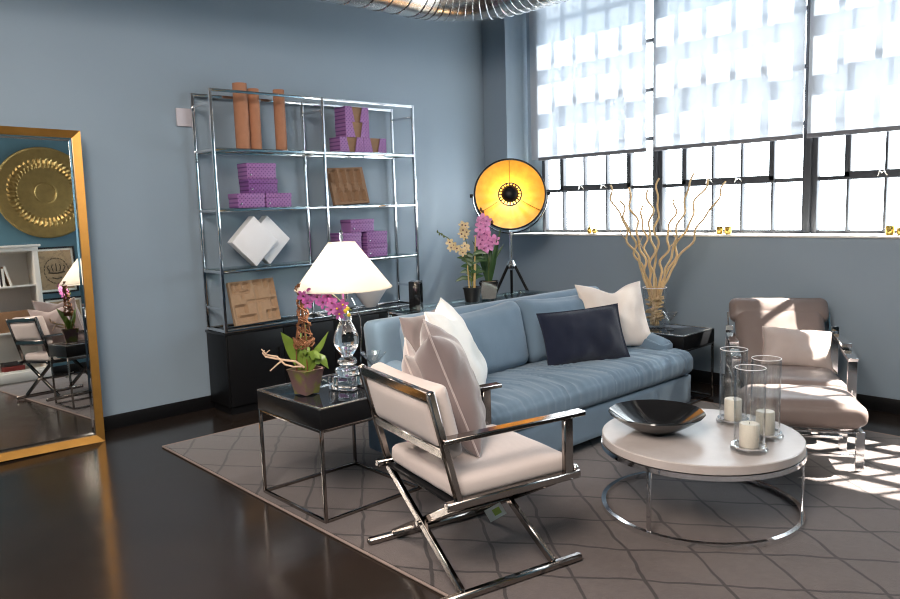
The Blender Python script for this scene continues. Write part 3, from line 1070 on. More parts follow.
# ------------------------------------------------------------------ sofa
SX0, SX1, SY0, SY1 = 2.57, 4.75, 2.645, 3.56
def sofa():
    cx, cy = (SX0 + SX1) / 2, (SY0 + SY1) / 2
    W, D = SX1 - SX0, SY1 - SY0
    t = thing('sofa', 'long slate blue fabric sofa with one wrinkled bench cushion', 'sofa', (cx, cy, RUG))
    F = M['blue_fabric']
    for sx in (-1, 1):
        for sy in (-1, 1):
            MB().box((sx * (W / 2 - 0.12), sy * (D / 2 - 0.10), 0.034), (0.07, 0.07, 0.068), 0.004).build('foot', M['plinth'], t)
    def basefn(p, q):
        p.y += 0.004 * noise.noise(Vector((p.x * 5, p.z * 3, 1)))
        return p
    MB().soft((W, D - 0.03, 0.205), 0.022, (60, 12, 10), basefn, (0, 0.0, 0.066 + 0.1025)).build('base', F, t)
    # bench cushion, crumpled in folds that run from back to front
    def seatfn(p, q):
        top = max(0.0, q[2])
        fr = max(0.0, -q[1])
        x, y = p.x, p.y
        crown = 0.022 * (1 - q[0] ** 2 * 0.6) * (1 - q[1] ** 2) * top
        wx = x * 1.0 + 0.10 * noise.noise(Vector((x * 1.6, y * 2.5, 0.3))) + 0.16 * y
        f = noise.noise(Vector((wx * 13, y * 1.6, 5))) * 0.55 + noise.noise(Vector((wx * 27, y * 2.6, 9))) * 0.45
        f = -abs(f) * 1.6 + 0.35
        p.z += crown + 0.021 * f * top
        p.y -= 0.016 * f * fr * (0.4 + 0.6 * (1 - abs(q[2])))
        p.z -= 0.012 * fr ** 6 * top
        return p
    MB().soft((W + 0.01, 0.66, 0.165), 0.062, (230, 44, 14), seatfn, (0, -D / 2 + 0.32, 0.27 + 0.0825)).build('seat_cushion', F, t)
    # back: a tilted slab
    mt = Matrix.Translation((0, D / 2 - 0.13, 0.27)) @ Matrix.Rotation(R(-7), 4, 'X')
    MB().soft((W - 0.02, 0.17, 0.575), 0.045, (60, 6, 14), None, (0, 0, 0.29), mt).build('back', F, t)
    # low rolled arms
    for sx in (-1, 1):
        def armfn(p, q, sx=sx):
            tt = max(0, min(1, (q[1] + 1) / 2))
            if q[2] > 0:
                p.z -= 0.115 * (1 - tt) ** 1.6 * q[2]
            return p
        MB().soft((0.18, 0.70, 0.345), 0.080, (10, 26, 12), armfn, (sx * (W / 2 - 0.09), 0.03, 0.27 + 0.1725)).build('arm', F, t)
    # loose back cushions
    for k, sx in enumerate((-1, 1)):
        def cushfn(p, q, k=k):
            e = (1 - q[0] ** 4) * (1 - q[2] ** 4)
            p.y += q[1] * 0.035 * e
            p.z += -0.02 * (1 - q[0] ** 2) * max(0, q[2]) + 0.012 * abs(q[0]) ** 4 * max(0, q[2])
            p.y += 0.012 * noise.noise(Vector((p.x * 4 + k * 9, p.z * 5, q[1]))) + 0.005 * noise.noise(Vector((p.x * 13, p.z * 9 + k, 2)))
            return p
        mt = Matrix.Translation((sx * 0.47, D / 2 - 0.305, 0.425)) @ Matrix.Rotation(R(-13), 4, 'X') @ Matrix.Rotation(R(1.5 * sx), 4, 'Y')
        MB().soft((0.93, 0.19, 0.43), 0.07, (36, 8, 20), cushfn, (0, 0, 0.215), mt).build('back_cushion', F, t)
sofa()

ST = 0.452      # top of the seat cushion
pillow('throw_pillow', 0.42, 0.40, 0.13, M['taupe_velvet'], 'mauve grey pillow against the sofa back at the lamp end', (2.83, 3.19, ST + 0.06), -72, 0, 16, seed=2)
pillow('throw_pillow', 0.60, 0.57, 0.18, M['white_linen'], 'large bright white square pillow at the lamp end of the sofa', (2.875, 2.885, ST + 0.005), -50, 0, 26, seed=3, dent=0.14, ear=0.10, wrinkle=0.016)
pillow('throw_pillow', 0.56, 0.50, 0.15, M['cream_linen'], 'cream square pillow at the far right end of the sofa, behind the navy one', (4.43, 3.02, ST + 0.003), -110, 1, 22, seed=4, dent=0.12, ear=0.11, wrinkle=0.014)
pillow('lumbar_pillow', 0.62, 0.37, 0.14, M['navy'], 'navy blue rectangular pillow with flat flange on the sofa', (3.93, 2.93, ST + 0.005), -112, -2, 20, seed=5, flange=0.07, ear=0.05, wrinkle=0.014)

# ------------------------------------------------------------------ director's chair
def director_chair():
    t = thing('director_chair', 'white upholstered director chair with dark chrome X legs in the foreground', 'chair', (2.154, 2.237, RUG), R(-12))
    N = M['nickel']
    b = 0.030
    for sy in (-1, 1):
        MB().bar((-0.35, sy * 0.318, 0.016), (0.335, sy * 0.318, 0.016), 0.034, 0.032, bevel=0.008).build('runner', N, t)
        MB().bar((-0.30, sy * 0.300, 0.372), (0.345, sy * 0.300, 0.372), 0.034, 0.034, bevel=0.006).build('seat_rail', N, t)
        MB().bar((-0.235, sy * 0.300, 0.355), (-0.352, sy * 0.300, 0.822), 0.026, 0.030, up=(1, 0, 0.2), bevel=0.005).build('back_post', N, t)
        MB().bar((0.285, sy * 0.300, 0.385), (0.285, sy * 0.300, 0.618), 0.024, 0.046, up=(1, 0, 0), bevel=0.004).build('arm_post', N, t)
        MB().bar((-0.31, sy * 0.300, 0.628), (0.365, sy * 0.300, 0.628), 0.052, 0.020, bevel=0.004).build('armrest', N, t)
        MB().lathe([(0, -0.012), (0.012, -0.006), (0.014, 0.004), (0.008, 0.012), (0, 0.013)], 14, (0.325, sy * 0.300, 0.398)).build('knob', M['chrome'], t)
    for f in (-0.235, 0.205):
        for sy in (-1, 1):
            ff = f + 0.013 * sy
            MB().bar((ff, sy * 0.315, 0.028), (ff, -sy * 0.290, 0.362), 0.034, 0.022, up=(1, 0, 0), bevel=0.004).build('leg', N, t)
    MB().tube([(-0.27, 0, 0.196), (0.24, 0, 0.196)], 0.011, 12).build('stretcher', N, t)
    # back rails: top, bottom, and the upholstered panel between
    def back_at(z):
        return -0.235 + (-0.352 + 0.235) * (z - 0.355) / (0.822 - 0.355)
    for z in (0.800, 0.572):
        MB().bar((back_at(z), -0.290, z), (back_at(z), 0.290, z), 0.026, 0.040, bevel=0.005).build('back_rail', N, t)
    def padfn(p, q):
        e = (1 - q[1] ** 4) * (1 - q[2] ** 4)
        p.x += q[0] * 0.008 * e
        return p
    tilt = Matrix.Rotation(math.atan2(-(0.352 - 0.235), 0.467), 4, 'Y')
    MB().soft((0.022, 0.535, 0.180), 0.010, (2, 24, 10), padfn, m=Matrix.Translation((back_at(0.686), 0, 0.686)) @ tilt).build('back_panel', M['white_fabric'], t)
    def cushfn(p, q):
        e = (1 - q[1] ** 6) * (1 - q[2] ** 6)
        p.x += q[0] * 0.010 * e - 0.012 * (1 - q[1] ** 2)
        return p
    MB().soft((0.075, 0.560, 0.300), 0.028, (6, 30, 16), cushfn, m=Matrix.Translation((back_at(0.69) + 0.055, 0, 0.685)) @ tilt).build('back_cushion', M['white_fabric'], t)
    def seatfn(p, q):
        e = (1 - q[0] ** 4) * (1 - q[1] ** 4)
        p.z += q[2] * 0.012 * e + 0.004 * noise.noise(Vector((p.x * 7, p.y * 7, 3)))
        return p
    MB().soft((0.56, 0.560, 0.085), 0.030, (26, 26, 6), seatfn, (0.035, 0, 0.415)).build('seat_cushion', M['white_fabric'], t)
    MB().box((0.02, 0, 0.366), (0.56, 0.55, 0.014), 0.003).build('seat_board', M['black_satin'], t)
    # paper tag hanging from the stretcher
    mt = Matrix.Translation((0.082, -0.060, 0.180)) @ Matrix.Rotation(R(-14), 4, 'Y') @ Matrix.Rotation(R(-38), 4, 'X')
    tg = MB().box((0, 0, 0), (0.085, 0.0015, 0.055), m=mt).build('price_tag', M['paper'], t, smooth=False)
    MB().box((0.008, -0.0013, 0), (0.036, 0.001, 0.028), m=mt).build('print', M['green_ink'], tg, smooth=False)
director_chair()
c12, s12 = math.cos(R(-12)), math.sin(R(-12))
def CH(f, l, z):
    return (2.154 + c12 * f - s12 * l, 2.237 + s12 * f + c12 * l, z + RUG)
pillow('throw_pillow', 0.48, 0.55, 0.22, M['mauve_velvet'], 'big mauve grey velvet pillow with pale piping on the director chair', CH(0.065, 0.075, 0.462), -38, 1, 20, piping=M['blush_velvet'], seed=6, dent=0.05, ear=0.13, wrinkle=0.022)
pillow('throw_pillow', 0.42, 0.46, 0.10, M['blush_velvet'], 'pale blush pillow tucked behind the mauve pillow on the director chair', CH(-0.055, 0.135, 0.462), -40, 0, 19, piping=M['white_fabric'], seed=8, dent=0.06, ear=0.10)

# ------------------------------------------------------------------ end tables
def end_table(x0, x1, y0, y1, h, label, tray_h=0.105, base=0.0):
    t = thing('end_table', label, 'table', ((x0 + x1) / 2, (y0 + y1) / 2, base), 0, 'black and chrome end tables beside the sofa')
    W, D = x1 - x0, y1 - y0
    b = MB()
    b.box((0, 0, h - tray_h / 2 - 0.004), (W, D, tray_h - 0.008), 0.002)
    b.build('tray_box', M['black_satin'], t)
    rim = MB()
    for (c, s_) in (((0, D / 2 - 0.008, h - 0.004), (W, 0.016, 0.008)), ((0, -D / 2 + 0.008, h - 0.004), (W, 0.016, 0.008)), ((W / 2 - 0.008, 0, h - 0.004), (0.016, D - 0.032, 0.008)), ((-W / 2 + 0.008, 0, h - 0.004), (0.016, D - 0.032, 0.008))):
        rim.box(c, s_, 0.001)
    rim.build('rim', M['steel'], t)
    MB().box((0, 0, h - 0.006), (W - 0.034, D - 0.034, 0.006)).build('glass_top', M['smoked'], t, smooth=False)
    a = 0.016
    for sx in (-1, 1):
        for sy in (-1, 1):
            MB().box((sx * (W / 2 - a / 2), sy * (D / 2 - a / 2), (h - tray_h - 0.0) / 2), (a, a, h - tray_h - 0.002), 0.002).build('leg', M['nickel'], t)
    for sy in (-1, 1):
        MB().box((0, sy * (D / 2 - a / 2), a / 2), (W - 2 * a, a, a), 0.002).build('floor_rail', M['nickel'], t)
        MB().box((0, sy * (D / 2 - a / 2), h - tray_h - a / 2), (W - 2 * a, a * 0.9, a), 0.002).build('top_rail', M['nickel'], t)
    for sx in (-1, 1):
        MB().box((sx * (W / 2 - a / 2), 0, a / 2), (a, D - 2 * a, a), 0.002).build('floor_rail', M['nickel'], t)
        MB().box((sx * (W / 2 - a / 2), 0, h - tray_h - a / 2), (a * 0.9, D - 2 * a, a), 0.002).build('top_rail', M['nickel'], t)
    return t
TT = 0.577
end_table(1.874, 2.480, 2.952, 3.549, TT - RUG, 'black topped chrome end table in front, holding the lit lamp', base=RUG)
end_table(4.775, 5.215, 2.745, 3.36, 0.525, 'black topped end table at the far end of the sofa, under the vase', base=RUG * 0.0 + RUG)
T2 = 0.525 + RUG

# ------------------------------------------------------------------ table lamp
def table_lamp():
    lx, ly = 2.214, 3.200
    t = thing('table_lamp', 'lit table lamp with wide white cone shade and clear crystal body', 'lamp', (lx, ly, TT))
    MB().box((0, 0, 0.036), (0.150, 0.150, 0.070), 0.008, m=Matrix.Rotation(R(20), 4, 'Z')).build('base_block', M['crystal'], t)
    prof = [(0, 0.073), (0.060, 0.073), (0.066, 0.082), (0.066, 0.100), (0.058, 0.108), (0.040, 0.112), (0.036, 0.120), (0.050, 0.130), (0.052, 0.142), (0.044, 0.154), (0.030, 0.162), (0.030, 0.170), (0.044, 0.190), (0.060, 0.218), (0.066, 0.250), (0.062, 0.282), (0.048, 0.318), (0.034, 0.345), (0.030, 0.356), (0.036, 0.366), (0.034, 0.378), (0, 0.378)]
    MB().lathe(prof, 48).build('glass_body', M['crystal'], t)
    MB().lathe([(0, 0.379), (0.020, 0.379), (0.020, 0.40), (0.014, 0.41), (0.014, 0.46), (0.020, 0.465), (0.020, 0.50), (0, 0.50)], 20).build('socket', M['chrome'], t)
    MB().lathe([(0, 0.502), (0.012, 0.504), (0.013, 0.52), (0.022, 0.54), (0.023, 0.552), (0.016, 0.568), (0, 0.574)], 20).build('bulb', M['bulb'], t)
    h0, h1 = 0.524, 0.756
    s_ = MB()
    s_.lathe([(0.246, h0), (0.248, h0), (0.070, h1), (0.068, h1), (0.246, h0)], 64)
    sh = s_.build('lamp_shade', M['shade'], t)
    tr = MB()
    tr.ring(0.247, 0.0035, h0, 64)
    tr.ring(0.069, 0.003, h1, 40)
    tr.build('trim', M['shade'], sh)
    hp = MB()
    hp.tube([(0.0, 0.022, 0.49), (0.0, 0.055, 0.56), (0.0, 0.045, 0.66), (0, 0.004, 0.744)], 0.002, 6)
    hp.tube([(0.0, -0.022, 0.49), (0.0, -0.055, 0.56), (0.0, -0.045, 0.66), (0, -0.004, 0.744)], 0.002, 6)
    for a in range(3):
        th = 2 * PI * a / 3
        hp.tube([(0, 0, 0.747), (0.068 * math.cos(th), 0.068 * math.sin(th), 0.752)], 0.002, 6)
    hp.build('harp', M['chrome'], t)
    MB().lathe([(0, 0.747), (0.008, 0.749), (0.005, 0.765), (0.011, 0.782), (0.006, 0.80), (0.010, 0.812), (0, 0.824)], 16).build('finial', M['crystal'], t)
    cord = MB()
    cord.tube([(0.03, -0.02, 0.48), (0.05, -0.03, 0.43), (0.075, -0.03, 0.36), (0.085, -0.02, 0.28), (0.09, 0.0, 0.18), (0.10, 0.02, 0.08), (0.12, 0.05, 0.01)], 0.003, 6)
    cord.build('cord', M['crystal'], t)
    lamp('table lamp bulb', 'POINT', (lx, ly, TT + 0.612), 17, (1.0, 0.92, 0.82), radius=0.03)
table_lamp()

# ------------------------------------------------------------------ potted orchids
def flower(parent, c, nrm, size, mat, core):
    m = MB()
    nrm = Vector(nrm).normalized()
    u = nrm.orthogonal().normalized()
    v = nrm.cross(u)
    c = Vector(c)
    for k in range(5):
        a = 2 * PI * k / 5 + 0.3
        d = math.cos(a) * u + math.sin(a) * v
        m.petal(c + d * size * 0.06, c + d * size * 0.55 + nrm * size * 0.06, size * (0.42 if k % 2 else 0.30), nrm, 0.16)
    o = m.build('flower', mat, parent)
    q = MB()
    q.lathe([(0, -0.5), (0.6, -0.3), (0.8, 0.1), (0.5, 0.6), (0, 0.8)], 10, m=Matrix.Translation(c + nrm * size * 0.06) @ Matrix.Scale(size * 0.14, 4))
    q.build('lip', core, o)
    return o

def strap_leaf(mb, pts, width, nrm=(-0.678, -0.735, 0.35)):
    """long leaf with a folded midrib through the given spine points"""
    pts = [Vector(p) for p in pts]
    n = len(pts)
    for lay in (0, 1):
        rows = []
        for i, p in enumerate(pts):
            d = (pts[min(n - 1, i + 1)] - pts[max(0, i - 1)]).normalized()
            side = d.cross(Vector(nrm))
            side = side.normalized() if side.length > 0.05 else Vector((1, 0, 0))
            up = side.cross(d)
            tt = i / (n - 1)
            wd = width * (0.35 + 0.65 * math.sin(PI * min(1, tt * 0.85 + 0.15))) * (1 - tt ** 6 * 0.9)
            ofs = up * (-0.0025 * lay)
            rows.append([mb.b.verts.new(p - side * wd / 2 - up * wd * 0.14 + ofs), mb.b.verts.new(p + ofs), mb.b.verts.new(p + side * wd / 2 - up * wd * 0.14 + ofs)])
        for A, B in zip(rows, rows[1:]):
            for k in range(2):
                q = (A[k], A[k + 1], B[k + 1], B[k])
                mb.b.faces.new(q if lay == 0 else q[::-1])

# screen-right direction across the view, used as the plant's sideways axis
SR = Vector((0.735, -0.678, 0))
SD = Vector((0.678, 0.735, 0))
def table_orchid():
    t = thing('potted_orchid', 'magenta orchid with brown vine trellis in a mossy square pot on the end table', 'plant', (2.000, 3.262, TT))
    def P(a, z, d=0.0):
        v = SR * a + SD * d
        return Vector((v.x, v.y, z))
    # four sided pot with a wavy foot
    m = MB()
    rows = []
    for z, h in ((0.0, 0.046), (0.02, 0.049), (0.07, 0.058), (0.118, 0.068), (0.130, 0.074), (0.130, 0.064), (0.110, 0.058)):
        row = []
        for k in range(32):
            a = 2 * PI * k / 32
            cc, ss = math.cos(a), math.sin(a)
            q = 1 / max(abs(cc), abs(ss)) * 0.75 + 0.25 * 1.1
            zz = z + (0.006 * abs(math.sin(2 * a + PI / 2)) if z == 0 else 0)
            row.append(m.b.verts.new((h * q * cc, h * q * ss, zz)))
        rows.append(row)
    for A, B in zip(rows, rows[1:]):
        for k in range(32):
            m.b.faces.new((A[k], A[(k + 1) % 32], B[(k + 1) % 32], B[k]))
    m.b.faces.new(rows[0][::-1])
    m.b.faces.new(rows[-1])
    o = m.build('pot', M['moss_pot'], t)
    o.rotation_euler = (0, 0, R(10))
    MB().lathe([(0, 0.125), (0.045, 0.121), (0.062, 0.112), (0.055, 0.108), (0, 0.108)], 20).build('moss', M['soil'], t)
    leaves = [([P(-0.01, 0.12), P(-0.05, 0.20), P(-0.075, 0.27, -0.02), P(-0.105, 0.325, -0.04)], 0.062),
              ([P(0.0, 0.12), P(-0.005, 0.19, 0.03), P(-0.02, 0.25, 0.06), P(-0.03, 0.30, 0.08)], 0.060),
              ([P(0.01, 0.12), P(0.045, 0.20), P(0.085, 0.25), P(0.125, 0.315)], 0.034),
              ([P(0.01, 0.12, -0.02), P(0.05, 0.19, -0.04), P(0.095, 0.185, -0.05), P(0.125, 0.135, -0.05)], 0.058),
              ([P(0.0, 0.12, -0.02), P(0.025, 0.20, -0.05), P(0.065, 0.215, -0.07), P(0.09, 0.195, -0.09)], 0.050),
              ([P(-0.01, 0.12, -0.01), P(-0.01, 0.19, -0.03), P(0.0, 0.22, -0.05), P(0.03, 0.23, -0.08)], 0.05)]
    for pts, wd in leaves:
        sm = []
        for i in range(len(pts) - 1):
            for k in range(4):
                sm.append(pts[i].lerp(pts[i + 1], k / 4))
        sm.append(pts[-1])
        m = MB()
        strap_leaf(m, sm, wd)
        m.build('leaf', M['leaf'], t)
    # brown twisted vine trellis: legs, a ball of vine, then a tapering plait
    rnd = random.Random(3)
    m = MB()
    for k in range(4):
        a = 2 * PI * k / 4 + 0.4
        m.tube([P(0.045 * math.cos(a), 0.115, 0.045 * math.sin(a)), P(0.042 * math.cos(a), 0.20, 0.042 * math.sin(a)), P(0.040 * math.cos(a), 0.28, 0.040 * math.sin(a)), P(0.008 * math.cos(a), 0.45, 0.008 * math.sin(a)), P(-0.004, 0.55)], 0.0035, 6)
    for k in range(10):
        ph, tilt = rnd.random() * 6.28, rnd.uniform(-0.5, 0.5)
        pts = []
        for i in range(25):
            a = 2 * PI * i / 24
            rr = 0.046 + 0.006 * math.sin(3 * a + ph)
            pts.append(P(rr * math.cos(a), 0.265 + rr * tilt * math.sin(a + ph) + 0.010 * math.sin(5 * a + ph), rr * math.sin(a)))
        m.tube(pts, 0.0045, 5)
    for k in range(6):
        ph = rnd.random() * 6.28
        pts = []
        for i in range(60):
            f = i / 59
            rr = 0.026 * (1 - f) ** 0.8 + 0.010 + 0.007 * math.sin(f * 17 + ph)
            a = ph + f * 15 * (1 if k % 2 else -1)
            pts.append(P(rr * math.cos(a) + 0.005 * rnd.uniform(-1, 1) - 0.010 * f, 0.29 + 0.27 * f, rr * math.sin(a)))
        m.tube(pts, 0.0034, 5)
    m.build('vine_trellis', M['wicker'], t)
    # pale driftwood twig arching out to the left
    m = MB()
    m.tube([P(0.0, 0.14, -0.03), P(-0.04, 0.175, -0.04), P(-0.09, 0.185, -0.05), P(-0.14, 0.195, -0.05), P(-0.185, 0.205, -0.05), P(-0.20, 0.225, -0.05), P(-0.19, 0.238, -0.05)], [0.006, 0.006, 0.006, 0.005, 0.005, 0.004, 0.003], 7)
    m.tube([P(-0.01, 0.15, -0.05), P(-0.05, 0.150, -0.05), P(-0.09, 0.165, -0.06), P(-0.13, 0.205, -0.05), P(-0.18, 0.215, -0.05), P(-0.205, 0.245, -0.05)], [0.005, 0.005, 0.005, 0.005, 0.004, 0.003], 7)
    m.tube([P(-0.10, 0.188, -0.05), P(-0.13, 0.165, -0.06), P(-0.165, 0.135, -0.06)], [0.005, 0.004, 0.003], 7)
    m.tube([P(-0.19, 0.21, -0.05), P(-0.17, 0.235, -0.06), P(-0.16, 0.24, -0.06)], [0.004, 0.003, 0.002], 7)
    m.build('driftwood', M['driftwood'], t)
    # flower spray leaning right from the trellis top
    m = MB()
    m.tube([P(0.0, 0.12, 0.01), P(0.01, 0.3, 0.01), P(-0.005, 0.50, 0.0), P(0.03, 0.555, -0.03), P(0.10, 0.545, -0.06), P(0.18, 0.505, -0.09), P(0.235, 0.455, -0.11), P(0.262, 0.435, -0.12)], 0.003, 6)
    m.build('flower_stem', M['stem'], t)
    for a, z, d, s_ in ((0.022, 0.535, -0.06, 0.062), (0.055, 0.545, -0.08, 0.064), (0.042, 0.500, -0.07, 0.055), (0.095, 0.530, -0.09, 0.066), (0.125, 0.505, -0.11, 0.062), (0.150, 0.535, -0.10, 0.060), (0.172, 0.500, -0.12, 0.062), (0.196, 0.475, -0.13, 0.060), (0.165, 0.470, -0.13, 0.056), (0.222, 0.492, -0.12, 0.056), (0.205, 0.450, -0.14, 0.052)):
        flower(t, P(a, z - 0.028, d), -SD + SR * random.uniform(-0.4, 0.4) + Vector((0, 0, random.uniform(-0.3, 0.3))), s_, M['magenta'], M['yellow'] if a > 0.19 else M['plum'])
    for a, z, d in ((0.215, 0.425, -0.13), (0.245, 0.445, -0.13), (0.250, 0.415, -0.13), (0.235, 0.435, -0.14)):
        MB().lathe([(0, -0.012), (0.008, -0.006), (0.009, 0.004), (0, 0.014)], 10, P(a, z, d)).build('bud', M['yellow'], t)
table_orchid()

# martini glasses
def martini(x, y, z, label, s_=1.0):
    t = thing('martini_glass', label, 'glass', (x, y, z), 0, 'empty martini glasses on the end tables')
    MB().lathe([(0, 0.0), (0.036 * s_, 0.0), (0.037 * s_, 0.003), (0.008, 0.008), (0.0045, 0.02), (0.004, 0.055 * s_), (0.006, 0.064 * s_), (0.071 * s_, 0.146 * s_), (0.069 * s_, 0.146 * s_), (0.004, 0.070 * s_), (0, 0.069 * s_)], 36).build('glass', M['glassware'], t)
martini(2.425, 3.255, TT, 'empty martini glass on the near end table behind the director chair')

# ------------------------------------------------------------------ glass console behind the sofa, with plants
CT = 0.815
t = thing('console_table', 'narrow glass topped chrome console table behind the blue sofa', 'table', (3.83, 3.84, RUG))
CT -= RUG
MB().box((0, 0, CT - 0.006), (1.40, 0.36, 0.012), 0.002).build('glass_top', M['shelf_glass'], t, smooth=False)
f = MB()
for sy in (-1, 1):
    f.box((0, sy * 0.17, CT - 0.024), (1.40, 0.022, 0.022), 0.002)
for sx in (-1, 1):
    f.box((sx * 0.69, 0, CT - 0.024), (0.022, 0.318, 0.022), 0.002)
f.build('top_frame', M['chrome'], t)
for sx in (-1, 1):
    for sy in (-1, 1):
        MB().box((sx * 0.689, sy * 0.169, (CT - 0.035) / 2), (0.022, 0.022, CT - 0.035), 0.002).build('leg', M['chrome'], t)

CT += RUG

def console_vase():
    t = thing('black_glass_box', 'tall black open box with mirrored inside at the left end of the console', 'ornament', (3.245, 3.85, CT), R(38))
    m = MB()
    w_, h_, d_ = 0.105, 0.195, 0.075
    m.box((-w_ / 2 + 0.008, 0, h_ / 2), (0.016, d_, h_), 0.002)
    m.box((w_ / 2 - 0.008, 0, h_ / 2), (0.016, d_, h_), 0.002)
    m.box((0, 0, h_ - 0.008), (w_ - 0.034, d_, 0.016), 0.002)
    m.box((0, 0, 0.025), (w_ - 0.034, d_, 0.05), 0.002)
    m.build('frame', M['black'], t)
    MB().box((0, 0.02, h_ / 2 + 0.012), (w_ - 0.034, 0.006, h_ - 0.074)).build('mirror_panel', M['chrome'], t, smooth=False)
console_vase()

def nursery_pot(t, r0, r1, h, mat):
    MB().lathe([(0, 0), (r0, 0), (r1, h - 0.012), (r1 + 0.004, h - 0.012), (r1 + 0.004, h), (r1 - 0.004, h), (r1 - 0.006, h - 0.02), (0, h - 0.02)], 32).build('pot', mat, t)
    MB().lathe([(0, h - 0.010), (r1 * 0.6, h - 0.012), (r1 - 0.007, h - 0.018), (0, h - 0.0195)], 24).build('bark', M['soil'], t)

def ivory_orchid():
    t = thing('potted_orchid', 'ivory spray orchid in a small black pot on the console behind the sofa', 'plant', (3.770, 3.845, CT))
    P = lambda a, z, d=0.0: Vector(((SR * a + SD * d).x, (SR * a + SD * d).y, z))
    nursery_pot(t, 0.050, 0.064, 0.105, M['black_plastic'])
    for a0, a1, z1 in ((-0.02, -0.028, 0.26), (0.02, 0.030, 0.29), (0.012, 0.035, 0.47)):
        MB().tube([P(a0, 0.09), P(a1, z1)], 0.005, 8).build('stake', M['stake'], t)
    m = MB()
    m.tube([P(0.0, 0.1), P(-0.03, 0.28), P(-0.07, 0.37), P(-0.16, 0.46), P(-0.23, 0.505)], 0.003, 6)
    m.tube([P(0.0, 0.1), P(0.0, 0.3), P(-0.03, 0.42), P(-0.055, 0.53)], 0.003, 6)
    m.build('flower_stem', M['stem'], t)
    rnd = random.Random(5)
    for k in range(13):
        z = 0.15 + 0.016 * k
        sgn = -1 if k % 2 else 1
        m = MB()
        b = P(0.002 * k - 0.01, z, rnd.uniform(-0.02, 0.02))
        tip = b + P(sgn * rnd.uniform(0.07, 0.115), rnd.uniform(-0.02, 0.04), rnd.uniform(-0.05, 0.05))
        mid = (b + tip) / 2 + Vector((0, 0, 0.018))
        strap_leaf(m, [b, b.lerp(mid, 0.5), mid, mid.lerp(tip, 0.5), tip], 0.034)
        m.build('leaf', M['leaf_dark'], t)
    for a, z in ((-0.06, 0.55), (-0.035, 0.545), (-0.055, 0.515), (-0.03, 0.50), (-0.065, 0.485), (-0.04, 0.47), (-0.15, 0.43), (-0.12, 0.41), (-0.14, 0.39), (-0.10, 0.385), (-0.08, 0.37), (-0.06, 0.355), (-0.045, 0.40), (-0.03, 0.385)):
        flower(t, P(a, z, -0.02), -SD + SR * rnd.uniform(-0.6, 0.6) + Vector((0, 0, rnd.uniform(-0.4, 0.4))), 0.058, M['ivory'], M['plum'])
    for a, z in ((-0.235, 0.508), (-0.222, 0.49), (-0.205, 0.487), (-0.19, 0.472)):
        MB().lathe([(0, -0.011), (0.006, -0.005), (0.006, 0.006), (0, 0.013)], 8, P(a, z)).build('bud', M['stem'], t)
ivory_orchid()

def pink_orchid():
    t = thing('potted_orchid', 'pink orchid with long upright leaves in a square black pot on the console', 'plant', (3.985, 3.885, CT))
    P = lambda a, z, d=0.0: Vector(((SR * a + SD * d).x, (SR * a + SD * d).y, z))
    m = MB()
    rows = []
    for z, h in ((0.0, 0.050), (0.125, 0.070), (0.125, 0.063), (0.105, 0.060)):
        rows.append([m.b.verts.new((h * x, h * y, z)) for x, y in ((-1, -1), (1, -1), (1, 1), (-1, 1))])
    for A, B in zip(rows, rows[1:]):
        for k in range(4):
            m.b.faces.new((A[k], A[(k + 1) % 4], B[(k + 1) % 4], B[k]))
    m.b.faces.new(rows[0][::-1])
    m.b.faces.new(rows[-1])
    o = m.build('pot', M['black'], t, smooth=False)
    o.rotation_euler = (0, 0, R(-48))
    MB().lathe([(0, 0.125), (0.05, 0.122), (0.056, 0.112), (0, 0.108)], 20).build('bark', M['soil'], t)
    rnd = random.Random(11)
    for a1, z1, a2, z2 in ((-0.06, 0.33, -0.115, 0.43), (-0.02, 0.36, -0.04, 0.50), (0.02, 0.36, 0.035, 0.47), (0.06, 0.36, 0.10, 0.53), (0.05, 0.30, 0.12, 0.40), (-0.03, 0.30, -0.02, 0.42), (0.03, 0.28, 0.07, 0.46)):
        d = rnd.uniform(-0.04, 0.04)
        m = MB()
        b, mid, tip = P(a1 * 0.15, 0.11), P(a1, z1, d), P(a2, z2, 1.6 * d)
        pts = [b, b.lerp(mid, 0.35), b.lerp(mid, 0.7), mid, mid.lerp(tip, 0.5), tip]
        strap_leaf(m, pts, 0.030)
        m.build('leaf', M['leaf_dark'], t)
    m = MB()
    m.tube([P(0.0, 0.11), P(0.005, 0.3), P(-0.01, 0.5), P(-0.04, 0.66)], 0.004, 6)
    m.build('flower_stem', M['stem'], t)
    for a, z in ((-0.035, 0.585), (-0.01, 0.57), (-0.05, 0.555), (-0.02, 0.53), (-0.055, 0.505), (-0.03, 0.48), (-0.065, 0.455), (-0.005, 0.465), (-0.04, 0.43), (0.03, 0.415), (-0.02, 0.40), (0.0, 0.43), (-0.03, 0.37), (0.045, 0.43), (-0.055, 0.40), (0.0, 0.385)):
        flower(t, P(a, z, -0.03), -SD + SR * rnd.uniform(-0.6, 0.6) + Vector((0, 0, rnd.uniform(-0.4, 0.4))), 0.082, M['pink'], M['magenta'])
    for a, z in ((-0.045, 0.655), (-0.03, 0.635), (0.035, 0.56)):
        MB().lathe([(0, -0.016), (0.010, -0.008), (0.010, 0.006), (0, 0.018)], 8, P(a, z)).build('bud', M['wicker'], t)
pink_orchid()

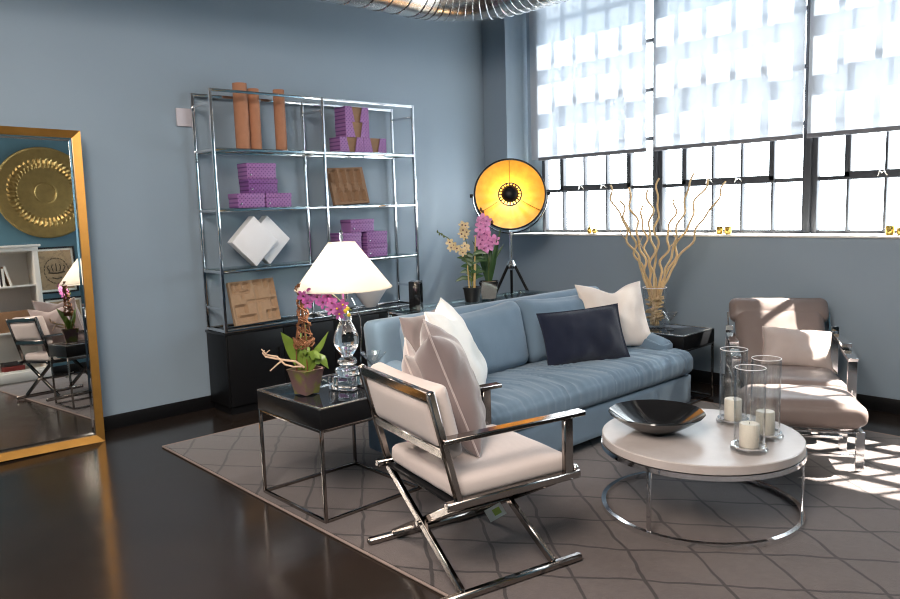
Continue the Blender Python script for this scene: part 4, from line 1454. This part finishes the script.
# ------------------------------------------------------------------ studio lamp on a tripod
def tripod_lamp():
    lx, ly, zc = 4.83, 4.43, 1.588
    t = thing('tripod_floor_lamp', 'black tripod floor lamp with glowing gold dish reflector by the window corner', 'lamp', (lx, ly, 0))
    head = Vector((lx, ly, zc))
    aim = (Vector((0, 0, 1.5)) - head).normalized() + Vector((0.02, -0.02, 0.20))
    aim.normalize()
    q = aim.to_track_quat('Z', 'Y').to_matrix().to_4x4()
    mt = Matrix.Translation((0, 0, zc)) @ q
    rd = 0.305
    # dish: shallow pleated bowl opening along local +Z
    def dish(m, off, pleat, rr):
        n, seg = 14, 96
        rows = []
        for i in range(n + 1):
            r = 0.035 + (rr - 0.035) * i / n
            z = -0.115 + 0.115 * (r / rd) ** 2 + off
            row = []
            for k in range(seg):
                a = 2 * PI * k / seg
                zz = z + pleat * math.sin(17 * a + 0.7 * math.sin(3 * a)) * (i / n) * (1 - (i / n) ** 6) + pleat * 0.5 * math.sin(5 * a + 1) * (i / n) * (1 - (i / n) ** 6)
                row.append(m.b.verts.new((r * math.cos(a), r * math.sin(a), zz)))
            rows.append(row)
        for A, B in zip(rows, rows[1:]):
            for k in range(seg):
                m.b.faces.new((A[k], A[(k + 1) % seg], B[(k + 1) % seg], B[k]))
        return rows
    m = MB()
    rows = dish(m, 0.0, 0.0055, rd - 0.006)
    m._xf(list(m.b.verts), mt)
    refl = m.build('reflector', M['gold_silk'], t)
    m = MB()
    dish(m, -0.012, 0.0, rd)
    m.lathe([(0, -0.128), (0.036, -0.126)], 96)
    m._xf(list(m.b.verts), mt)
    m.build('dish_shell', M['black_satin'], t)
    m = MB()
    m.ring(rd - 0.001, 0.008, -0.002, 96)
    m._xf(list(m.b.verts), mt)
    m.build('rim', M['black_satin'], t)
    m = MB()
    m.tube([(0, 0, -0.13), (0, 0, -0.091)], 0.018, 16)
    for a in range(3):
        th = 2 * PI * a / 3 + PI / 2
        m.tube([(0.05 * math.cos(th), 0.05 * math.sin(th), 0.0), (0.2 * math.cos(th), 0.2 * math.sin(th), -0.03), ((rd - 0.004) * math.cos(th), (rd - 0.004) * math.sin(th), -0.002)], 0.0022, 6)
    m._xf(list(m.b.verts), mt)
    m.build('bulb_holder', M['black_satin'], t)
    # bulb shield: a black cap and a slotted ring
    m = MB()
    m.lathe([(0, 0.052), (0.045, 0.046), (0.062, 0.030), (0.068, 0.010), (0.064, 0.010), (0.056, 0.026), (0.0, 0.045)], 40)
    m._xf(list(m.b.verts), mt)
    cap = m.build('bulb_shield', M['black_satin'], t)
    m = MB()
    m.ring(0.098, 0.006, -0.012, 40)
    m.ring(0.070, 0.005, 0.010, 40)
    for k in range(20):
        a = 2 * PI * k / 20
        m.tube([(0.098 * math.cos(a), 0.098 * math.sin(a), -0.012), (0.070 * math.cos(a), 0.070 * math.sin(a), 0.010)], 0.0055, 6)
    m._xf(list(m.b.verts), mt)
    m.build('slotted_ring', M['black_satin'], t)
    m = MB()
    m.lathe([(0, -0.090), (0.016, -0.084), (0.019, -0.072), (0.014, -0.062), (0, -0.057)], 20)
    m._xf(list(m.b.verts), mt)
    m.build('bulb', M['bulb'], t)
    # yoke and stand
    yk = MB()
    side = (q @ Vector((1, 0, 0)))
    side = Vector((-aim.y, aim.x, 0)).normalized()
    pts = []
    for i in range(17):
        a = PI * i / 16
        pts.append(Vector((0, 0, zc)) + side * (0.325 * math.cos(a)) + Vector((0, 0, -0.33 * math.sin(a))) - aim * 0.03)
    yk.tube(pts, 0.007, 8)
    yk.build('yoke', M['chrome'], t)
    for sgn in (-1, 1):
        kn = MB()
        p = Vector((0, 0, zc)) + side * 0.318 * sgn - aim * 0.03
        kn.tube([p, p + side * 0.028 * sgn], 0.016, 12)
        kn.build('knob', M['black_satin'], t)
    base = -aim * 0.03
    MB().tube([(base.x, base.y, 1.262), (base.x, base.y, 0.93)], 0.014, 12).build('column', M['chrome'], t)
    MB().lathe([(0, 0), (0.04, 0), (0.045, 0.02), (0.03, 0.05), (0.02, 0.07), (0, 0.07)], 20, (base.x, base.y, 0.945)).build('hub', M['chrome'], t)
    br = MB()
    for k in range(3):
        a = R(-47 + 90 + 120 * k)
        d = Vector((math.cos(a), math.sin(a), 0))
        top = Vector((base.x, base.y, 0.97)) + d * 0.035
        foot = Vector((base.x, base.y, 0.012)) + d * 0.56
        if lx + foot.x < 5.06 and ly + foot.y < 4.79:
            foot.z += RUG
        lg = MB().tube([top, foot], [0.013, 0.011], 8).build('leg', M['black_satin'], t)
        MB().lathe([(0, -0.012), (0.014, -0.012), (0.015, 0.01), (0, 0.02)], 10, foot).build('foot_cap', M['chrome'], lg)
    MB().tube([(base.x, base.y, 0.95), (base.x, base.y, 0.45)], 0.010, 10).build('centre_rod', M['black_satin'], t)
    p = head + aim * 0.0
    lamp('studio lamp bulb', 'POINT', tuple(head + aim * (-0.036)), 3.6, (1.0, 0.84, 0.55), radius=0.014)
tripod_lamp()

# ------------------------------------------------------------------ votives on the sill
SZ = SILL + 0.016
def votive(y, h, r, label, neck=False):
    t = thing('votive_holder', label, 'candle holder', (5.70, y, SZ), 0, 'gold votive holders on the window sill')
    if neck:
        MB().lathe([(0, 0), (r, 0), (r * 1.05, h * 0.4), (r * 0.7, h * 0.6), (r * 0.35, h * 0.7), (r * 0.35, h), (r * 0.25, h), (0, h * 0.9)], 20).build('bottle', M['mercury'], t)
    else:
        MB().lathe([(0, 0), (r * 0.8, 0), (r, h * 0.3), (r, h), (r - 0.003, h), (r - 0.003, h * 0.3), (0, 0.006)], 20).build('cup', M['mercury'], t)
for y, h, r, nk, lab in ((4.245, 0.085, 0.020, True, 'small gold bottle on the sill, left of the curly branches'), (4.185, 0.045, 0.022, False, 'gold votive cup beside the small gold bottle on the sill'),
                         (2.965, 0.062, 0.026, False, 'gold votive cup on the sill right of the branches, left of its pair'), (2.895, 0.062, 0.026, False, 'gold votive cup on the sill right of the branches, right of its pair'),
                         (1.735, 0.064, 0.028, False, 'gold votive cup on the sill at the right edge of the photo'), (1.665, 0.05, 0.026, False, 'gold votive cup beyond the last one, cut by the photo edge')):
    votive(y, h, r, lab, nk)

# ------------------------------------------------------------------ vase of curly willow
VX, VY = 5.025, 3.135
t = thing('glass_vase', 'clear glass cylinder vase of curly branches on the far end table', 'vase', (VX, VY, T2))
MB().lathe([(0, 0), (0.082, 0), (0.084, 0.004), (0.090, 0.30), (0.086, 0.30), (0.080, 0.018), (0, 0.016)], 40).build('glass_wall', M['glassware'], t)
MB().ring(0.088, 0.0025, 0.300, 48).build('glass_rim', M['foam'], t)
fl = MB()
rnd = random.Random(2)
for k in range(40):
    a, r_ = rnd.random() * 6.28, rnd.uniform(0.02, 0.068)
    b = rnd.random() * 6.28
    z = rnd.uniform(0.025, 0.20)
    fl.tube([(r_ * math.cos(a), r_ * math.sin(a), z), (0.03 * math.cos(b), 0.03 * math.sin(b), z + 0.02), (0.068 * math.cos(b + 0.8), 0.068 * math.sin(b + 0.8), z + 0.03)], 0.007, 6)
fl.build('wood_curls', M['willow'], t)['kind'] = 'stuff'
tips = [(-0.36, 1.62, -0.03, 'leftmost and widest curly branch in the glass vase'), (-0.19, 1.60, 0.05, 'second curly branch from the left in the glass vase'), (-0.26, 1.50, 0.02, 'shorter curly branch between the two leftmost ones'),
        (-0.06, 1.58, -0.05, 'curly branch just left of the dark window mullion'), (-0.10, 1.46, 0.03, 'short curly branch left of centre in the vase'), (0.03, 1.66, 0.02, 'tall straight curly branch along the window mullion'),
        (0.17, 1.50, 0.04, 'curly branch right of the mullion, ending inside a pane'), (0.275, 1.69, -0.03, 'tallest curly branch, crossing the window transom right of the mullion'), (0.40, 1.64, 0.03, 'right leaning curly branch, second from right'), (0.53, 1.62, -0.04, 'rightmost and lowest leaning curly branch in the vase')]
for k, (a, z1, d, lab) in enumerate(tips):
    rr = random.Random(40 + k)
    b = thing('willow_branch', lab, 'branch', (VX, VY, T2 + 0.018), 0, 'curly willow branches in the glass vase')
    ph, ph2 = rr.random() * 6.28, rr.random() * 6.28
    H = z1 - T2 - 0.018
    f1 = 0.31 / H                                # where the branch leaves the mouth of the vase
    a1 = max(-0.062, min(0.062, a * 0.22))
    a0 = -a1 * 0.4
    n = 46
    pts, rs = [], []
    for i in range(n):
        f = i / (n - 1)
        free = max(0.0, min(1.0, (f - f1 * 0.8) * 5))
        wv = (0.015 * math.sin(f * 24 + ph) + 0.010 * math.sin(f * 41 + ph2)) * free
        wd = 0.016 * math.cos(f * 21 + ph2) * free
        aa = (a0 + (a1 - a0) * f / f1 if f < f1 else a1 + (a - a1) * (f - f1) / (1 - f1)) + wv
        dd = d * (0.3 + 0.7 * f) + wd
        v = SR * aa + SD * dd
        pts.append((v.x, v.y, H * f))
        rs.append(0.0035 * (1 - f) + 0.0075)
    MB().tube(pts, rs, 6).build('stem', M['willow'], b)
    if k % 2 == 0:
        i = 26
        p = Vector(pts[i])
        q = [p + Vector((SR.x * 0.02 * j * (1 if k % 4 else -1), SR.y * 0.02 * j * (1 if k % 4 else -1), 0.035 * j + 0.01 * math.sin(j * 2))) for j in range(6)]
        MB().tube(q, [0.004, 0.0035, 0.003, 0.0025, 0.002, 0.0015], 5).build('twig', M['willow'], b)
martini(4.955, 2.965, T2, 'empty martini glass beside the vase of branches on the far end table', 0.9)

# ------------------------------------------------------------------ lounge chair and ottoman
def lounge():
    t = thing('lounge_chair', 'taupe leather reclining lounge chair with chrome arms by the window', 'chair', (4.85, 2.03, RUG), R(212))
    Lm, K = M['leather'], M['chrome']
    def seatfn(p, q):
        e = (1 - q[0] ** 4) * (1 - q[1] ** 4)
        p.z += 0.018 * e * max(0, q[2]) + 0.004 * noise.noise(Vector((p.x * 6, p.y * 8, 4)))
        return p
    MB().soft((0.60, 0.57, 0.125), 0.050, (26, 24, 8), seatfn, (0.005, 0, 0.298)).build('seat_cushion', Lm, t)
    def backfn(p, q):
        e = (1 - q[1] ** 4) * (1 - q[2] ** 4)
        p.x += 0.020 * e * q[0] + 0.005 * noise.noise(Vector((p.z * 7, p.y * 7, 8)))
        return p
    mt = Matrix.Translation((-0.265, 0, 0.318)) @ Matrix.Rotation(R(-36), 4, 'Y')
    MB().soft((0.11, 0.58, 0.48), 0.045, (8, 26, 20), backfn, (0, 0, 0.24), mt).build('backrest', Lm, t)
    def rollfn(p, q):
        p.x += 0.012 * (1 - q[1] ** 4) * (1 - q[2] ** 2) * q[0] + 0.004 * noise.noise(Vector((p.z * 9, p.y * 8, 2)))
        return p
    MB().soft((0.115, 0.655, 0.185), 0.056, (10, 30, 12), rollfn, (0.002, 0, 0.450), mt).build('head_roll', Lm, t)
    for sy in (-1, 1):
        y = sy * 0.338
        MB().bar((-0.36, y, 0), (-0.36, y, 0.60), 0.050, 0.012, up=(1, 0, 0)).build('rear_leg', K, t)
        MB().bar((0.13, y, 0), (0.13, y, 0.470), 0.055, 0.014, up=(1, 0, 0)).build('front_leg', K, t)
        MB().bar((-0.30, y, 0.545), (-0.02, y, 0.530), 0.060, 0.026).build('armrest', K, t)
        MB().bar((-0.08, y, 0.505), (0.145, y, 0.470), 0.060, 0.022).build('arm_front', K, t)
        MB().bar((-0.47, y * 0.985, 0.46), (-0.56, y * 0.985, 0.66), 0.014, 0.050, up=(1, 0, 0)).build('recline_bar', K, t)
        MB().bar((-0.37, y, 0.285), (0.14, y, 0.265), 0.030, 0.012, up=(0, 1, 0)).build('side_rail', K, t)
    for f in (-0.28, 0.12):
        MB().bar((f, -0.33, 0.228), (f, 0.33, 0.228), 0.03, 0.012).build('cross_bar', K, t)
lounge()
c2, s2 = math.cos(R(212)), math.sin(R(212))
def LG(f, l, z):
    return (4.85 + c2 * f - s2 * l, 2.03 + s2 * f + c2 * l, z + RUG)
pillow('lumbar_pillow', 0.44, 0.29, 0.12, M['oat'], 'oatmeal linen pillow propped on the leather lounge chair', LG(-0.10, 0.06, 0.362), 212, 5, 37, seed=12, ear=0.07, wrinkle=0.010)

def ottoman():
    t = thing('ottoman', 'taupe leather ottoman on chrome legs in front of the lounge chair', 'ottoman', (4.265, 1.728, RUG), R(212))
    def fn(p, q):
        e = (1 - q[0] ** 4) * (1 - q[1] ** 4)
        p.z += 0.020 * e * max(0, q[2]) + 0.004 * noise.noise(Vector((p.x * 6, p.y * 8, 14)))
        p.x += 0.010 * q[0] * (1 - q[2] ** 2)
        p.y += 0.014 * q[1] * (1 - q[2] ** 2)
        return p
    MB().soft((0.42, 0.60, 0.150), 0.055, (22, 28, 10), fn, (0, 0, 0.300)).build('cushion', M['leather'], t)
    K = M['chrome']
    for sy in (-1, 1):
        for sx in (-1, 1):
            MB().bar((sx * 0.185, sy * 0.275, 0), (sx * 0.185, sy * 0.275, 0.218), 0.045, 0.012, up=(1, 0, 0)).build('leg', K, t)
        MB().bar((-0.19, sy * 0.275, 0.213), (0.19, sy * 0.275, 0.213), 0.045, 0.012).build('side_rail', K, t)
    for sx in (-1, 1):
        MB().bar((sx * 0.170, -0.27, 0.080), (sx * 0.170, 0.27, 0.080), 0.012, 0.014).build('stretcher', K, t)
        MB().bar((sx * 0.170, -0.27, 0.210), (sx * 0.170, 0.27, 0.210), 0.020, 0.012).build('cross_bar', K, t)
ottoman()

# ------------------------------------------------------------------ coffee table and what stands on it
TX, TY, TR, TZ = 3.255, 1.780, 0.463, 0.378
t = thing('coffee_table', 'round pale stone topped coffee table on a chrome ring base', 'table', (TX, TY, RUG))
h = TZ - RUG
MB().lathe([(0, h - 0.042), (TR - 0.003, h - 0.042), (TR, h - 0.039), (TR, h - 0.004), (TR - 0.004, h), (0, h)], 96).build('top', M['stone'], t)
MB().ring(TR - 0.006, 0, h - 0.054, 96, flat=(0.022, 0.022)).build('upper_ring', M['chrome'], t)
MB().ring(TR - 0.006, 0, 0.011, 96, flat=(0.022, 0.022)).build('lower_ring', M['chrome'], t)
for a in (R(181), R(-61), R(61)):
    MB().box((0, 0, 0), (0.010, 0.022, h - 0.087), 0.002, m=Matrix.Rotation(a, 4, 'Z') @ Matrix.Translation((TR - 0.006, 0, 0.022 + (h - 0.087) / 2))).build('leg', M['chrome'], t)

def bowl():
    t = thing('bowl', 'wide shallow black glass bowl on the coffee table', 'bowl', (3.150, 1.955, TZ))
    n, seg = 12, 96
    m = MB()
    def prof(i, inner):
        f = i / n
        r = 0.060 + (0.228 - 0.060) * f
        z = 0.094 * f ** 1.35
        return (r, z + (0.006 if inner else 0.0))
    rows = []
    for i in range(n + 1):
        r, z = prof(i, False)
        rows.append([m.b.verts.new((r * (1 + 0.010 * math.cos(12 * 2 * PI * k / seg) * i / n) * math.cos(2 * PI * k / seg), r * (1 + 0.010 * math.cos(12 * 2 * PI * k / seg) * i / n) * math.sin(2 * PI * k / seg), z)) for k in range(seg)])
    for i in range(n, -1, -1):
        r, z = prof(i, True)
        r -= 0.003
        rows.append([m.b.verts.new((r * (1 + 0.010 * math.cos(12 * 2 * PI * k / seg) * i / n) * math.cos(2 * PI * k / seg), r * (1 + 0.010 * math.cos(12 * 2 * PI * k / seg) * i / n) * math.sin(2 * PI * k / seg), z)) for k in range(seg)])
    for A, B in zip(rows, rows[1:]):
        for k in range(seg):
            m.b.faces.new((A[k], A[(k + 1) % seg], B[(k + 1) % seg], B[k]))
    m.b.faces.new(rows[0][::-1])
    m.b.faces.new(rows[-1])
    m.build('bowl_shell', M['black'], t)
bowl()

def hurricane(x, y, label, clabel):
    t = thing('hurricane_holder', label, 'candle holder', (x, y, TZ), 0, 'clear glass hurricane candle holders on the coffee table')
    MB().lathe([(0, 0), (0.078, 0), (0.081, 0.004), (0.081, 0.014), (0.076, 0.020), (0.0, 0.020)], 48).build('base', M['glassware'], t)
    MB().lathe([(0.066, 0.0205), (0.074, 0.0205), (0.074, 0.028), (0.066, 0.028), (0.066, 0.0205)], 48).build('collar', M['chrome'], t)
    MB().lathe([(0.0645, 0.0205), (0.0655, 0.0205), (0.0655, 0.375), (0.0640, 0.378), (0.0625, 0.375), (0.0625, 0.0205), (0.0645, 0.0205)], 56).build('glass_cylinder', M['clear'], t)
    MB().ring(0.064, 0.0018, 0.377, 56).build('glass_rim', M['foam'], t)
    c = thing('pillar_candle', clabel, 'candle', (x, y, TZ + 0.0215), 0, 'ivory pillar candles in the hurricane glasses')
    MB().lathe([(0, 0), (0.041, 0), (0.042, 0.002), (0.042, 0.100), (0.039, 0.104), (0.02, 0.100), (0, 0.099)], 36).build('wax', M['wax'], c)
    MB().tube([(0, 0, 0.098), (0.001, 0.001, 0.108)], 0.0012, 6).build('wick', M['black_satin'], c)
hurricane(3.168, 1.496, 'glass hurricane candle holder standing nearest the front edge of the coffee table', 'ivory pillar candle in the nearest glass hurricane')
hurricane(3.400, 1.530, 'glass hurricane candle holder at the right, behind the nearest one', 'ivory pillar candle in the right hand glass hurricane')
hurricane(3.515, 1.745, 'glass hurricane candle holder farthest back, toward the sofa end', 'ivory pillar candle in the farthest glass hurricane')

scene.cycles.use_denoising = True
scene.cycles.filter_width = 1.1
scene.cycles.max_bounces = 12
scene.cycles.transparent_max_bounces = 24
scene.cycles.sample_clamp_indirect = 8
scene.cycles.caustics_reflective = False
scene.cycles.caustics_refractive = False
